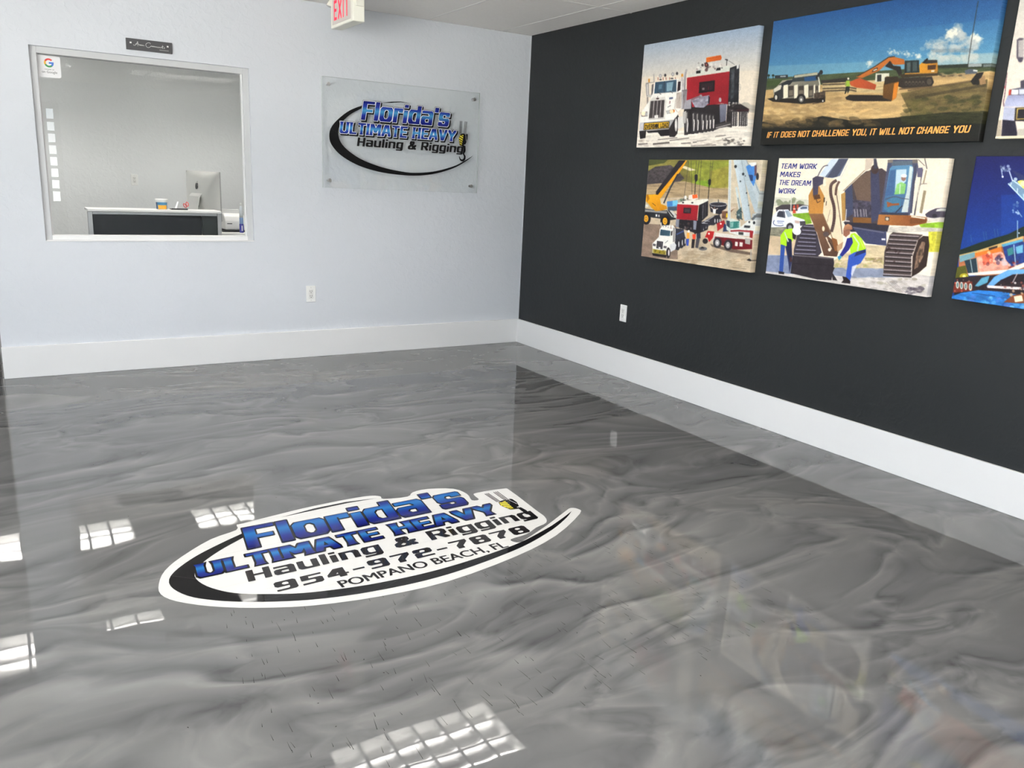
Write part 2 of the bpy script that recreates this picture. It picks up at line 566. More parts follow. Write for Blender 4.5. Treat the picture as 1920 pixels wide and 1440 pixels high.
# entrance door and shop window behind the camera (they light the lobby and show in the reflections)
M_DOOR = mat('door_frame_bronze', (0.05, 0.05, 0.055), 0.4)
door = struct(empty('door_1', ((DX0 + DX1) / 2, YF, 0)))
hw = (DX1 - DX0) / 2
for (a, b) in (((-hw, -0.09, 0), (-hw + .07, -0.03, 2.13)), ((hw - .07, -0.09, 0), (hw, -0.03, 2.13))):
    box('door_stile', a, b, M_DOOR, door)
box('door_rail', (-hw + .07, -0.09, 2.05), (hw - .07, -0.03, 2.13), M_DOOR, door)
box('door_rail', (-hw + .07, -0.09, 0), (hw - .07, -0.03, 0.75), M_DOOR, door)
for k in range(1, 8):
    x = -hw + .07 + (2 * hw - .14) * k / 8
    box('muntin', (x - .03, -0.08, 0.75), (x + .03, -0.04, 2.05), M_DOOR, door)
for k in range(1, 8):
    z = 0.75 + 1.30 * k / 8
    box('muntin', (-hw + .07, -0.079, z - .022), (hw - .07, -0.041, z + .022), M_DOOR, door)
box('pane', (-hw + .07, -0.062, 0.75), (hw - .07, -0.058, 2.05), M_GLASS, door)
win2 = struct(empty('window_2', ((FX0 + FX1) / 2, YF, FZ0)))
fw2, fh2 = (FX1 - FX0) / 2, FZ1 - FZ0
for (a, b) in (((-fw2, -.1, 0), (-fw2 + .06, -.02, fh2)), ((fw2 - .06, -.1, 0), (fw2, -.02, fh2)), ((-.03, -.1, .06), (.03, -.02, fh2 - .06))):
    box('frame_jamb', a, b, M_DOOR, win2)
box('frame_rail', (-fw2 + .06, -.1, 0), (fw2 - .06, -.02, .06), M_DOOR, win2)
box('frame_rail', (-fw2 + .06, -.1, fh2 - .06), (fw2 - .06, -.02, fh2), M_DOOR, win2)
box('pane', (-fw2 + .06, -.063, .06), (-.03, -.057, fh2 - .06), M_GLASS, win2)
box('pane', (.03, -.063, .06), (fw2 - .06, -.057, fh2 - .06), M_GLASS, win2)

for k, (y0, y1) in enumerate(ADDED_SIDE):  # frames and panes of the added windows that let in extra daylight
    w3 = struct(empty('window_%d' % (k + 3), (XW, (y0 + y1) / 2, 0.12)))
    hy, hz = (y1 - y0) / 2, 2.13
    for (ya, yb) in ((-hy, -hy + .06), (hy - .06, hy), (-.03, .03)):
        box('frame_jamb', (-.10, ya, .06), (-.02, yb, hz - .06), M_DOOR, w3)
    box('frame_rail', (-.10, -hy, 0), (-.02, hy, .06), M_DOOR, w3)
    box('frame_rail', (-.10, -hy, hz - .06), (-.02, hy, hz), M_DOOR, w3)
    box('pane', (-.063, -hy + .06, .06), (-.057, -.03, hz - .06), M_GLASS, w3)
    box('pane', (-.063, .03, .06), (-.057, hy - .06, hz - .06), M_GLASS, w3)

# ------------------------------------------------------------ printed pictures
def homography(src, dst):
    A, b = [], []
    for (x, y), (u, v) in zip(src, dst):
        A.append([x, y, 1, 0, 0, 0, -u * x, -u * y]); b.append(u)
        A.append([0, 0, 0, x, y, 1, -v * x, -v * y]); b.append(v)
    h = np.linalg.solve(np.array(A, float), np.array(b, float))
    return np.append(h, 1).reshape(3, 3)

def value_noise(h, w, sy, sx, rng, octaves=3):
    out = np.zeros((h, w)); amp = 1.0; tot = 0
    for o in range(octaves):
        gy, gx = max(2, int(sy * 2 ** o) + 2), max(2, int(sx * 2 ** o) + 2)
        g = rng.random((gy, gx))
        yy = np.linspace(0, gy - 1.001, h); xx = np.linspace(0, gx - 1.001, w)
        y0, x0 = yy.astype(int), xx.astype(int)
        fy, fx = (yy - y0)[:, None], (xx - x0)[None, :]
        fy, fx = fy * fy * (3 - 2 * fy), fx * fx * (3 - 2 * fx)
        a = g[np.ix_(y0, x0)]; b = g[np.ix_(y0, x0 + 1)]; c = g[np.ix_(y0 + 1, x0)]; d = g[np.ix_(y0 + 1, x0 + 1)]
        out += amp * ((a * (1 - fx) + b * fx) * (1 - fy) + (c * (1 - fx) + d * fx) * fy)
        tot += amp; amp *= 0.55
    return out / tot

class Picture:
    """A print painted shape by shape; shapes are given in the picture's own sketch coordinates."""
    def __init__(self, quad, W, Hh, seed=1):
        self.W, self.H = W, Hh
        self.M = homography(quad, [(0, 0), (W, 0), (W, Hh), (0, Hh)])
        self.I = np.linalg.inv(self.M)
        self.a = np.zeros((Hh, W, 3))
        self.rng = np.random.default_rng(seed)
        yy, xx = np.mgrid[0:Hh, 0:W] + 0.5
        d = self.I[2, 0] * xx + self.I[2, 1] * yy + self.I[2, 2]
        self.sx = (self.I[0, 0] * xx + self.I[0, 1] * yy + self.I[0, 2]) / d      # sketch x of every pixel
        self.sy = (self.I[1, 0] * xx + self.I[1, 1] * yy + self.I[1, 2]) / d
    def mp(self, pts):
        p = np.c_[np.array(pts, float), np.ones(len(pts))] @ self.M.T
        return p[:, :2] / p[:, 2:]
    def cover(self, pts):
        p = self.mp(pts)
        x0, y0 = np.floor(p.min(0)).astype(int) - 1; x1, y1 = np.ceil(p.max(0)).astype(int) + 1
        x0, y0 = max(0, x0), max(0, y0); x1, y1 = min(self.W, x1), min(self.H, y1)
        if x1 <= x0 or y1 <= y0:
            return None
        S = 3
        xs = x0 + (np.arange((x1 - x0) * S) + 0.5) / S
        ys = y0 + (np.arange((y1 - y0) * S) + 0.5) / S
        ins = np.zeros((len(ys), len(xs)), bool)
        for i in range(len(p)):
            (ax, ay), (bx, by) = p[i], p[(i + 1) % len(p)]
            if ay == by:
                continue
            m = (ay > ys) != (by > ys)
            xi = (bx - ax) * (ys - ay) / (by - ay) + ax
            ins ^= m[:, None] & (xs[None, :] < xi[:, None])
        c = ins.reshape(y1 - y0, S, x1 - x0, S).mean((1, 3))
        return slice(y0, y1), slice(x0, x1), c
    def poly(self, pts, col, alpha=1.0, grad=None, tex=0.0, scale=(12, 12)):
        r = self.cover(pts)
        if r is None:
            return
        sy, sx, c = r
        col = np.array(col, float)
        if grad is not None:                              # grad = (colour2, (x0, y0), (x1, y1))
            c2, p0, p1 = np.array(grad[0], float), np.array(grad[1], float), np.array(grad[2], float)
            d = p1 - p0
            t = ((self.sx[sy, sx] - p0[0]) * d[0] + (self.sy[sy, sx] - p0[1]) * d[1]) / (d @ d)
            t = np.clip(t, 0, 1)[..., None]
            cc = col * (1 - t) + c2 * t
        else:
            cc = np.broadcast_to(col, c.shape + (3,))
        if tex:
            n = value_noise(c.shape[0], c.shape[1], scale[0], scale[1], self.rng) - 0.5
            cc = cc * (1 + 2 * tex * n[..., None])
        k = (c * alpha)[..., None]
        self.a[sy, sx] = self.a[sy, sx] * (1 - k) + cc * k
    def line(self, pts, w, col, alpha=1.0):
        for (x0, y0), (x1, y1) in zip(pts[:-1], pts[1:]):
            dx, dy = x1 - x0, y1 - y0
            l = math.hypot(dx, dy) or 1
            nx, ny = -dy / l * w / 2, dx / l * w / 2
            self.poly([(x0 + nx, y0 + ny), (x1 + nx, y1 + ny), (x1 - nx, y1 - ny), (x0 - nx, y0 - ny)], col, alpha)
    def ell(self, cx, cy, rx, ry, col, alpha=1.0, rot=0.0, n=20, **k):
        c, s = math.cos(rot), math.sin(rot)
        pts = []
        for i in range(n):
            t = 2 * math.pi * i / n
            x, y = rx * math.cos(t), ry * math.sin(t)
            pts.append((cx + x * c - y * s, cy + x * s + y * c))
        self.poly(pts, col, alpha, **k)
    def blobs(self, n, box_, size, cols, alpha=0.6, aspect=1.0, rot=0.0):
        for _ in range(n):
            x = self.rng.uniform(box_[0], box_[2]); y = self.rng.uniform(box_[1], box_[3])
            s = self.rng.uniform(*size)
            self.ell(x, y, s * aspect, s, cols[self.rng.integers(len(cols))], alpha * self.rng.uniform(0.5, 1), rot + self.rng.normal(0, .15), 9)
    def cloud(self, pts, col, alpha=0.9, r=(18, 40), n=24, shade=None, spread=None):
        p = np.array(pts, float)
        for i in range(n):
            k = self.rng.integers(len(p)); t = self.rng.random(); q = p[k] * t + p[(k + 1) % len(p)] * (1 - t) if np.hypot(*(p[k] - p[(k + 1) % len(p)])) < 90 else p[k]
            q = q + self.rng.normal(0, spread or r[0] * .6, 2)
            rr = self.rng.uniform(*r)
            self.ell(q[0], q[1] + rr * .25, rr, rr * .8, shade or col, alpha * .5)
            self.ell(q[0], q[1], rr * .85, rr * .62, col, alpha)
    def grain(self, amt=5):
        n = value_noise(self.H, self.W, 45, 60, self.rng, 2) - 0.5
        self.a = self.a * (1 + 0.07 * n[..., None])
        k = np.array([.25, .5, .25])
        for ax in (0, 1):
            self.a = sum(w * np.roll(self.a, s, ax) for w, s in zip(k, (-1, 0, 1))) * .5 + self.a * .5
        self.a = np.clip(self.a + self.rng.normal(0, amt, (self.H, self.W, 1)), 0, 255)

def picture_truck():
    P = Picture([(150, 303), (1350, 95), (1215, 1350), (80, 1360)], 300, 240, 3)
    full = [(60, 40), (1500, 40), (1500, 1420), (60, 1420)]
    P.poly(full, (150, 166, 186), grad=((226, 214, 196), (600, 180), (640, 700)))
    P.poly([(60, 640), (1500, 560), (1500, 1420), (60, 1420)], (224, 213, 196), .8)
    P.poly([(1140, 925), (1190, 900), (1230, 905), (1300, 960), (1300, 1010), (1130, 985)], (165, 160, 150), .8)
    P.poly([(60, 1190), (560, 1190), (1240, 1075), (1400, 1070), (1400, 1420), (60, 1420)], (226, 219, 208), tex=.12, scale=(14, 8))
    for (x0, y0, x1, y1, w) in ((100, 1325, 195, 1320, 14), (250, 1325, 420, 1310, 18), (420, 1290, 620, 1265, 8), (540, 1320, 640, 1315, 10), (660, 1310, 700, 1307, 10),
                                (700, 1300, 800, 1285, 6), (300, 1280, 500, 1262, 7), (890, 1255, 1000, 1240, 8), (960, 1275, 1060, 1260, 5), (800, 1330, 860, 1325, 6), (640, 1345, 900, 1338, 8)):
        P.line([(x0, y0), (x1, y1)], w, (70, 62, 58), .75)
    P.blobs(34, (980, 1270, 1210, 1345), (4, 14), [(60, 55, 52), (130, 120, 110), (240, 235, 225)], .7, 1.6)
    P.blobs(40, (100, 1240, 980, 1350), (3, 10), [(150, 138, 125), (190, 180, 168)], .5, 4)
    # load: red housing with white roof
    P.poly([(590, 640), (1045, 575), (1045, 520), (780, 560), (600, 615)], (206, 208, 198))
    P.poly([(595, 645), (1040, 580), (1022, 925), (960, 910), (850, 930), (590, 1000)], (158, 32, 44), grad=((138, 24, 38), (600, 640), (1030, 900)), tex=.06, scale=(3, 3))
    P.poly([(850, 925), (1000, 915), (1000, 1110), (900, 1110)], (60, 20, 26))
    P.poly([(1040, 545), (1140, 508), (1132, 905), (1020, 960)], (40, 42, 48), tex=.5, scale=(12, 5))
    P.poly([(1055, 560), (1090, 545), (1080, 850), (1050, 870)], (78, 84, 88), .8, tex=.4, scale=(10, 2))
    P.poly([(1112, 515), (1136, 508), (1132, 550), (1110, 556)], (210, 210, 206))
    P.line([(1130, 700), (1152, 720), (1148, 770), (1130, 790)], 5, (170, 165, 158))
    P.poly([(725, 692), (885, 672), (880, 785), (718, 806)], (28, 20, 24))
    P.poly([(745, 712), (868, 696), (862, 768), (740, 785)], (48, 34, 40))
    P.poly([(753, 750), (778, 748), (778, 770), (753, 772)], (120, 112, 112))
    P.line([(820, 735), (818, 768)], 5, (120, 30, 50)); P.line([(845, 733), (843, 766)], 5, (70, 30, 60))
    # machinery and orange crate on the roof
    P.poly([(700, 540), (720, 495), (740, 530), (745, 572), (700, 590)], (190, 190, 186))
    P.blobs(40, (700, 490, 960, 570), (6, 20), [(50, 46, 48), (200, 198, 192), (95, 70, 72), (225, 222, 215)], .9, .9)
    P.poly([(690, 575), (735, 568), (735, 598), (690, 602)], (30, 28, 30))
    P.poly([(905, 545), (945, 540), (942, 568), (895, 572)], (30, 28, 30))
    P.poly([(793, 437), (945, 410), (955, 440), (945, 462), (793, 487)], (219, 121, 38), grad=((190, 92, 26), (800, 420), (850, 490)))
    P.line([(800, 452), (948, 424)], 4, (160, 70, 20))
    P.ell(795, 510, 20, 26, (60, 30, 34)); P.ell(795, 510, 9, 12, (150, 90, 80))
    P.line([(1010, 452), (1005, 520)], 7, (60, 58, 60)); P.line([(990, 455), (1020, 465)], 10, (50, 48, 52)); P.line([(1028, 470), (1090, 510)], 4, (90, 88, 90))
    # frame and dark running gear
    P.poly([(585, 890), (640, 865), (650, 950), (850, 925), (930, 940), (1010, 1130), (890, 1185), (590, 1230), (560, 1020)], (38, 33, 36))
    P.poly([(1015, 930), (1130, 905), (1240, 970), (1235, 1010), (1120, 1000), (1060, 1160), (1000, 1150)], (45, 38, 40), tex=.6, scale=(6, 6))
    P.blobs(20, (1030, 900, 1140, 990), (5, 12), [(190, 185, 178), (90, 80, 80), (30, 26, 28)], .9)
    P.poly([(640, 880), (735, 840), (830, 825), (835, 900), (770, 955), (680, 950)], (150, 148, 160), tex=.35, scale=(4, 6))
    P.line([(600, 885), (735, 832)], 12, (120, 118, 122)); P.ell(740, 830, 14, 12, (150, 150, 150))
    P.poly([(820, 830), (835, 850), (830, 930), (815, 900)], (40, 30, 40))
    P.poly([(935, 925), (1010, 915), (1000, 1090), (940, 1110)], (128, 130, 146), grad=((96, 98, 112), (940, 900), (1000, 1100)))
    P.ell(940, 875, 14, 24, (170, 170, 172))
    P.poly([(890, 1130), (1055, 1095), (1050, 1145), (900, 1172)], (70, 64, 64)); P.line([(895, 1165), (1050, 1125)], 7, (190, 185, 182))
    # tyres of the heavy trailer
    for x, w in ((590, 46), (660, 40), (702, 38), (752, 44), (795, 36), (830, 34), (865, 32)):
        top = 985 + (x - 590) * 0.13; bot = 1235 - (x - 590) * 0.14
        P.poly([(x - w * .5, top + 20), (x - w * .2, top), (x + w * .5, top), (x + w * .7, top + 30), (x + w * .65, bot - 15), (x + w * .3, bot), (x - w * .4, bot)], (52, 48, 50))
        P.poly([(x - w * .1, top + 25), (x + w * .25, top + 12), (x + w * .2, bot - 60), (x - w * .05, bot - 40)], (196, 192, 188), .75, grad=((90, 86, 86), (x, top), (x, bot)))
        P.line([(x + w * .25, top + 80), (x + w * .38, bot - 120), (x + w * .22, bot - 30)], 9, (238, 234, 228))
    for x in (1068, 1090, 1112, 1150, 1175, 1195, 1215):
        P.poly([(x - 14, 990), (x + 12, 985), (x + 8, 1140), (x - 16, 1150)], (58, 54, 56)); P.line([(x + 6, 1000), (x, 1135)], 5, (225, 220, 216))
    P.poly([(1110, 975), (1240, 968), (1238, 992), (1120, 998)], (60, 30, 36))
    # exhaust stacks, cab
    P.poly([(575, 570), (590, 552), (598, 560), (588, 615), (575, 960), (540, 965), (560, 620)], (168, 164, 164), tex=.25, scale=(2, 6))
    P.poly([(245, 605), (258, 600), (262, 690), (250, 690)], (178, 172, 166))
    for x, y in ((320, 625), (448, 608)):
        P.ell(x, y, 15, 20, (150, 146, 146)); P.ell(x, y, 9, 13, (196, 192, 192))
    for x, y in ((370, 618), (492, 600)):
        P.ell(x, y, 12, 16, (70, 66, 70))
    for x in (295, 348, 378, 415, 475):
        P.line([(x, 640), (x + 2, 668)], 6, (150, 70, 54))
    P.ell(322, 662, 14, 8, (90, 86, 84)); P.ell(440, 652, 16, 8, (90, 86, 84))
    P.poly([(194, 655), (212, 653), (212, 690), (196, 692)], (206, 148, 62)); P.poly([(535, 606), (556, 603), (556, 632), (536, 636)], (206, 148, 62))
    P.poly([(168, 705), (200, 695), (205, 830), (178, 838)], (150, 146, 144)); P.poly([(178, 712), (192, 706), (196, 822), (184, 828)], (206, 200, 194))
    P.line([(170, 700), (260, 688)], 5, (120, 116, 114)); P.poly([(232, 715), (252, 705), (246, 835), (226, 840)], (110, 104, 104))
    P.line([(190, 840), (192, 980)], 16, (150, 140, 132)); P.ell(215, 830, 22, 14, (190, 186, 180))
    cabw = (236, 233, 226)
    P.poly([(262, 690), (400, 668), (492, 655), (545, 665), (560, 760), (545, 960), (500, 1000), (470, 1120), (110, 1120), (120, 1010), (215, 870), (245, 800)], cabw)
    P.poly([(268, 690), (488, 664), (486, 790), (258, 808)], (48, 74, 92), grad=((74, 100, 118), (270, 680), (480, 800)))
    P.line([(362, 678), (360, 800)], 6, (40, 46, 56))
    P.poly([(385, 695), (455, 685), (440, 780), (385, 785)], (150, 180, 192), .8); P.poly([(305, 715), (340, 710), (335, 760), (300, 765)], (110, 140, 156), .6)
    P.poly([(460, 690), (485, 680), (484, 780), (440, 784)], (60, 84, 100), .9)
    P.line([(290, 790), (330, 815)], 5, (30, 30, 34)); P.line([(420, 780), (448, 803)], 5, (30, 30, 34)); P.line([(255, 808), (490, 790)], 5, (180, 174, 168))
    P.poly([(502, 685), (532, 680), (528, 770), (495, 790)], (62, 48, 52)); P.line([(497, 672), (560, 668)], 5, (150, 146, 144))
    P.poly([(490, 800), (545, 790), (535, 960), (480, 960)], (188, 176, 166), tex=.2, scale=(2, 6))
    P.poly([(548, 770), (600, 760), (590, 900), (600, 965), (540, 968)], (140, 134, 136), tex=.25, scale=(2, 8))
    P.line([(545, 640), (548, 960)], 12, (176, 174, 176)); P.line([(545, 780), (600, 775)], 7, (110, 104, 104))
    P.poly([(580, 880), (640, 865), (640, 965), (560, 970)], (160, 158, 164))
    # hood and grille
    P.poly([(205, 880), (245, 848), (370, 842), (385, 880), (372, 1070), (200, 1068)], (216, 212, 204))
    P.poly([(222, 884), (366, 872), (356, 1052), (206, 1062)], (70, 64, 64))
    for k in range(1, 4):
        x = 222 + 36 * k
        P.line([(x, 878), (x - 12, 1058)], 5, (206, 202, 198))
    P.poly([(206, 1062), (356, 1052), (356, 1066), (206, 1076)], (200, 196, 190))
    P.poly([(262, 1030), (302, 1026), (302, 1058), (262, 1062)], (226, 224, 220)); P.ell(294, 858, 16, 9, (80, 60, 58)); P.ell(294, 838, 4, 5, (120, 110, 104))
    P.poly([(413, 848), (452, 843), (452, 862), (413, 868)], (96, 104, 130)); P.line([(421, 882), (420, 912)], 7, (110, 50, 60)); P.line([(397, 948), (430, 930)], 5, (70, 70, 80))
    P.line([(480, 860), (470, 960), (500, 1000)], 5, (170, 160, 150))
    P.poly([(118, 1000), (190, 990), (192, 1040), (130, 1046)], (150, 140, 132)); P.ell(150, 1012, 26, 22, (255, 236, 206)); P.ell(178, 1018, 14, 18, (176, 176, 172))
    P.poly([(382, 985), (462, 968), (465, 1005), (390, 1018)], (160, 156, 150)); P.ell(440, 992, 22, 18, (255, 226, 190)); P.ell(404, 998, 17, 17, (190, 190, 188)); P.ell(464, 986, 8, 14, (214, 130, 54))
    # bumper, banner
    P.poly([(110, 1105), (475, 1075), (470, 1165), (420, 1180), (112, 1200)], (206, 204, 206), grad=((160, 158, 160), (110, 1090), (470, 1180)))
    P.poly([(155, 1108), (418, 1092), (414, 1162), (152, 1182)], (36, 32, 26)); P.poly([(160, 1114), (412, 1098), (408, 1156), (158, 1175)], (216, 176, 42))
    P.letters('OVERSIZE LOAD', (166, 1170), (404, 1152), 44, (34, 30, 28), (7, 7))
    P.ell(285, 1138, 18, 16, (40, 32, 24))
    # front wheels and shadow under the cab
    P.poly([(108, 1190), (180, 1185), (172, 1262), (118, 1272)], (38, 32, 34))
    P.poly([(180, 1190), (420, 1172), (480, 1160), (500, 1190), (480, 1235), (330, 1245), (300, 1205), (200, 1210)], (30, 26, 30))
    P.poly([(412, 1170), (500, 1015), (520, 1060), (500, 1220), (470, 1255), (420, 1252)], (48, 43, 45))
    P.ell(486, 1130, 14, 68, (196, 192, 188)); P.ell(484, 1128, 7, 40, (228, 224, 220))
    P.poly([(465, 1040), (490, 990), (510, 1010), (500, 1030), (480, 1060)], cabw)
    P.poly([(505, 1050), (560, 1040), (570, 1150), (505, 1172)], (216, 213, 208)); P.poly([(555, 1000), (590, 985), (585, 1110), (560, 1120)], (180, 176, 172))
    P.grain(4)
    return P

def letters_on(self, text, p0, p1, h, col, pen=None):
    """Small printed words along a straight baseline."""
    polys, w = stroke_text(text, 0.20, 0.20, 0.16)
    dx, dy = p1[0] - p0[0], p1[1] - p0[1]
    for q in polys:
        self.poly([(p0[0] + dx * x / w, p0[1] + dy * x / w - y * h) for x, y in q], col)
Picture.letters = letters_on

def picture_jobsite():
    P = Picture([(150, 150), (1793, -139), (1595, 997), (58, 1028)], 500, 260, 5)
    P.poly([(0, -200), (1900, -200), (1900, 1100), (0, 1100)], (38, 84, 138), grad=((96, 150, 178), (700, 30), (760, 520)))
    P.poly([(900, -200), (1900, -200), (1900, 120), (900, 220)], (34, 72, 120), .45, grad=((52, 100, 150), (1300, -150), (1300, 200)))
    P.poly([(60, 470), (800, 440), (1750, 380), (1750, 520), (60, 580)], (128, 166, 178), .45)
    # clouds
    big = [(1230, 320), (1290, 330), (1340, 300), (1390, 270), (1430, 235), (1450, 215), (1480, 260), (1400, 330), (1470, 330), (1530, 280), (1560, 300), (1590, 285), (1550, 340), (1330, 345)]
    P.cloud(big, (196, 198, 190), .22, (6, 26), 420, (150, 162, 170), 16)
    P.cloud([(1440, 215), (1400, 240), (1540, 250), (1590, 270), (1380, 265)], (230, 226, 210), .30, (4, 13), 190, None, 13)
    P.cloud([(1250, 380), (1320, 400), (1400, 400), (1480, 410), (1560, 400)], (196, 198, 190), .22, (6, 22), 200, None, 16)
    P.poly([(1260, 350), (1560, 340), (1540, 372), (1280, 372)], (136, 142, 140), .5)
    P.cloud([(975, 375), (1000, 370), (1080, 375), (1110, 385), (1180, 398), (840, 435), (825, 450)], (216, 214, 202), .28, (3, 10), 190, None, 9)
    P.poly([(1250, 400), (1740, 370), (1740, 470), (1240, 470)], (176, 184, 178), .55)
    # horizon and far field
    P.poly([(90, 560), (250, 545), (620, 520), (850, 505), (1200, 480), (1720, 450), (1720, 500), (1200, 540), (90, 640)], (74, 84, 58), tex=.3, scale=(5, 20))
    P.poly([(1300, 462), (1510, 452), (1690, 448), (1690, 475), (1300, 482)], (44, 52, 44))
    P.poly([(1525, 452), (1620, 449), (1620, 470), (1525, 474)], (150, 156, 154)); P.poly([(1630, 455), (1700, 452), (1700, 470), (1630, 474)], (110, 118, 116))
    P.poly([(100, 575), (260, 555), (260, 600), (100, 615)], (66, 84, 44))
    P.poly([(162, 535), (255, 530), (255, 555), (162, 556)], (40, 46, 50)); P.poly([(200, 538), (240, 536), (240, 546), (200, 547)], (160, 164, 166))
    for x in (118, 150):
        P.line([(x, 560), (x, 535)], 5, (30, 40, 30)); P.ell(x, 535, 10, 8, (34, 48, 32))
    # sand
    P.poly([(70, 640), (500, 600), (1700, 500), (1700, 1100), (30, 1100)], (186, 158, 112), tex=.22, scale=(20, 10))
    P.poly([(500, 585), (1000, 560), (1000, 660), (500, 650)], (192, 172, 130), tex=.15, scale=(10, 5))
    for y in (600, 628, 645):
        P.line([(500, y), (700, y - 8), (740, y)], 10, (64, 54, 44), .8)
    P.poly([(490, 570), (690, 548), (690, 580), (490, 590)], (52, 48, 44))
    P.blobs(140, (110, 680, 900, 860), (4, 14), [(206, 180, 132), (166, 138, 96), (214, 190, 146), (146, 122, 88)], .5, 3)
    # grass and shade at the bottom and right
    P.poly([(1050, 660), (1300, 610), (1660, 560), (1650, 1000), (1080, 1000), (1120, 800)], (94, 84, 54), .85, tex=.35, scale=(16, 10))
    P.blobs(160, (1080, 680, 1640, 880), (5, 18), [(96, 92, 50), (70, 68, 40), (122, 108, 70), (58, 60, 36)], .6, 2.2, -.1)
    P.line([(1150, 690), (1650, 600)], 20, (62, 54, 40), .6); P.line([(1100, 640), (1560, 570)], 12, (74, 62, 46), .6)
    P.poly([(70, 860), (200, 880), (320, 860), (500, 820), (700, 850), (1000, 830), (1400, 790), (1650, 800), (1620, 1060), (40, 1060)], (30, 30, 24), .95)
    P.poly([(1050, 820), (1640, 780), (1640, 870), (1060, 880)], (52, 54, 30), .8, tex=.4, scale=(8, 12))
    P.blobs(60, (90, 830, 900, 900), (8, 26), [(150, 126, 84), (40, 38, 28), (120, 100, 68)], .5, 2.5, .1)
    P.poly([(40, 910), (1640, 870), (1640, 1060), (40, 1060)], (24, 25, 22), .88)
    # service truck with open lockers
    P.poly([(110, 700), (200, 680), (380, 700), (520, 680), (520, 720), (360, 735), (150, 720)], (40, 34, 30))
    P.poly([(150, 640), (190, 600), (215, 570), (290, 560), (480, 560), (480, 690), (160, 700)], (176, 170, 152), grad=((120, 116, 104), (160, 580), (300, 700)))
    P.poly([(190, 600), (250, 570), (300, 565), (270, 600), (220, 615)], (34, 40, 44)); P.poly([(160, 640), (220, 610), (222, 690), (190, 715), (160, 690)], (54, 54, 54))
    P.poly([(155, 630), (210, 598), (205, 632), (160, 655)], (206, 200, 184))
    for (x0, x1) in ((225, 255), (300, 325), (370, 400), (438, 448), (472, 482)):
        P.poly([(x0, 605), (x1, 598), (x1, 690), (x0, 698)], (226, 220, 198))
    for (x0, x1) in ((258, 295), (330, 368), (402, 434), (450, 470)):
        P.poly([(x0, 610), (x1, 606), (x1, 682), (x0, 688)], (70, 64, 58)); P.poly([(x0 + 4, 640), (x1 - 4, 638), (x1 - 4, 676), (x0 + 4, 678)], (140, 130, 114), .7)
    P.ell(172, 690, 18, 27, (34, 30, 30)); P.ell(172, 690, 9, 17, (206, 202, 192))
    P.ell(350, 700, 32, 36, (32, 30, 30)); P.ell(350, 702, 17, 22, (120, 118, 114)); P.ell(350, 705, 7, 9, (226, 224, 216))
    P.poly([(285, 560), (300, 532), (460, 512), (480, 530), (478, 565), (290, 580)], (52, 62, 64)); P.poly([(300, 535), (465, 512), (465, 530), (300, 552)], (176, 170, 148))
    P.poly([(370, 548), (455, 538), (455, 570), (372, 576)], (40, 82, 122))
    P.line([(455, 555), (490, 505)], 16, (40, 38, 38)); P.ell(490, 512, 12, 16, (36, 34, 36)); P.line([(470, 545), (482, 600)], 8, (210, 206, 190))
    P.poly([(440, 660), (520, 645), (520, 690), (440, 700)], (78, 66, 56), tex=.5, scale=(4, 6)); P.ell(503, 712, 11, 15, (40, 34, 34)); P.ell(503, 714, 5, 8, (220, 216, 210)); P.line([(430, 735), (500, 722)], 5, (60, 46, 40))
    # worker in vest
    P.ell(682, 557, 7, 8, (232, 228, 210)); P.poly([(668, 570), (692, 570), (694, 612), (668, 614)], (150, 178, 62)); P.poly([(658, 585), (668, 572), (668, 605), (660, 610)], (140, 150, 80))
    P.poly([(666, 612), (692, 612), (690, 640), (678, 664), (674, 640), (664, 664), (656, 664)], (46, 48, 44))
    # excavator
    P.poly([(690, 580), (760, 550), (880, 600), (870, 635), (740, 620), (700, 605)], (190, 94, 50), grad=((160, 74, 44), (690, 560), (880, 630)))
    P.poly([(735, 545), (860, 480), (960, 412), (1000, 402), (1075, 420), (1080, 455), (1010, 460), (965, 440), (900, 500), (780, 552)], (198, 124, 56), grad=((176, 104, 46), (800, 440), (860, 540)))
    P.line([(745, 540), (870, 470), (965, 406), (1010, 400)], 7, (70, 56, 40))
    P.poly([(845, 512), (862, 488), (890, 478), (886, 498)], (44, 36, 30)); P.line([(858, 500), (884, 490)], 8, (222, 212, 190))
    P.poly([(940, 470), (975, 430), (1000, 465), (1050, 470), (1060, 520), (1040, 540), (1020, 500)], (46, 42, 40)); P.line([(955, 460), (985, 440)], 9, (50, 44, 40))
    P.poly([(1080, 430), (1180, 425), (1182, 515), (1075, 525)], (46, 58, 58)); P.poly([(1095, 445), (1120, 440), (1118, 505), (1095, 508)], (86, 98, 96)); P.poly([(1135, 440), (1165, 438), (1165, 500), (1135, 505)], (70, 82, 82))
    for x in (1085, 1128, 1172):
        P.line([(x, 430), (x, 515)], 5, (28, 32, 32))
    P.poly([(1182, 460), (1200, 442), (1310, 440), (1312, 505), (1185, 520)], (206, 150, 48), grad=((170, 118, 40), (1190, 445), (1300, 515)))
    P.poly([(1215, 424), (1308, 424), (1308, 446), (1225, 452)], (62, 58, 54)); P.poly([(1200, 445), (1235, 412), (1245, 415), (1220, 450)], (40, 38, 36)); P.poly([(1240, 462), (1300, 458), (1296, 490), (1240, 494)], (76, 52, 34))
    P.poly([(1265, 498), (1288, 496), (1288, 508), (1265, 509)], (216, 208, 190))
    P.poly([(1040, 525), (1320, 510), (1310, 535), (1060, 550)], (66, 56, 40)); P.line([(1080, 522), (1310, 512)], 8, (176, 130, 56))
    P.poly([(875, 520), (970, 518), (970, 540), (930, 575), (870, 582)], (206, 204, 186)); P.poly([(885, 530), (915, 528), (915, 575), (885, 578)], (58, 58, 54))
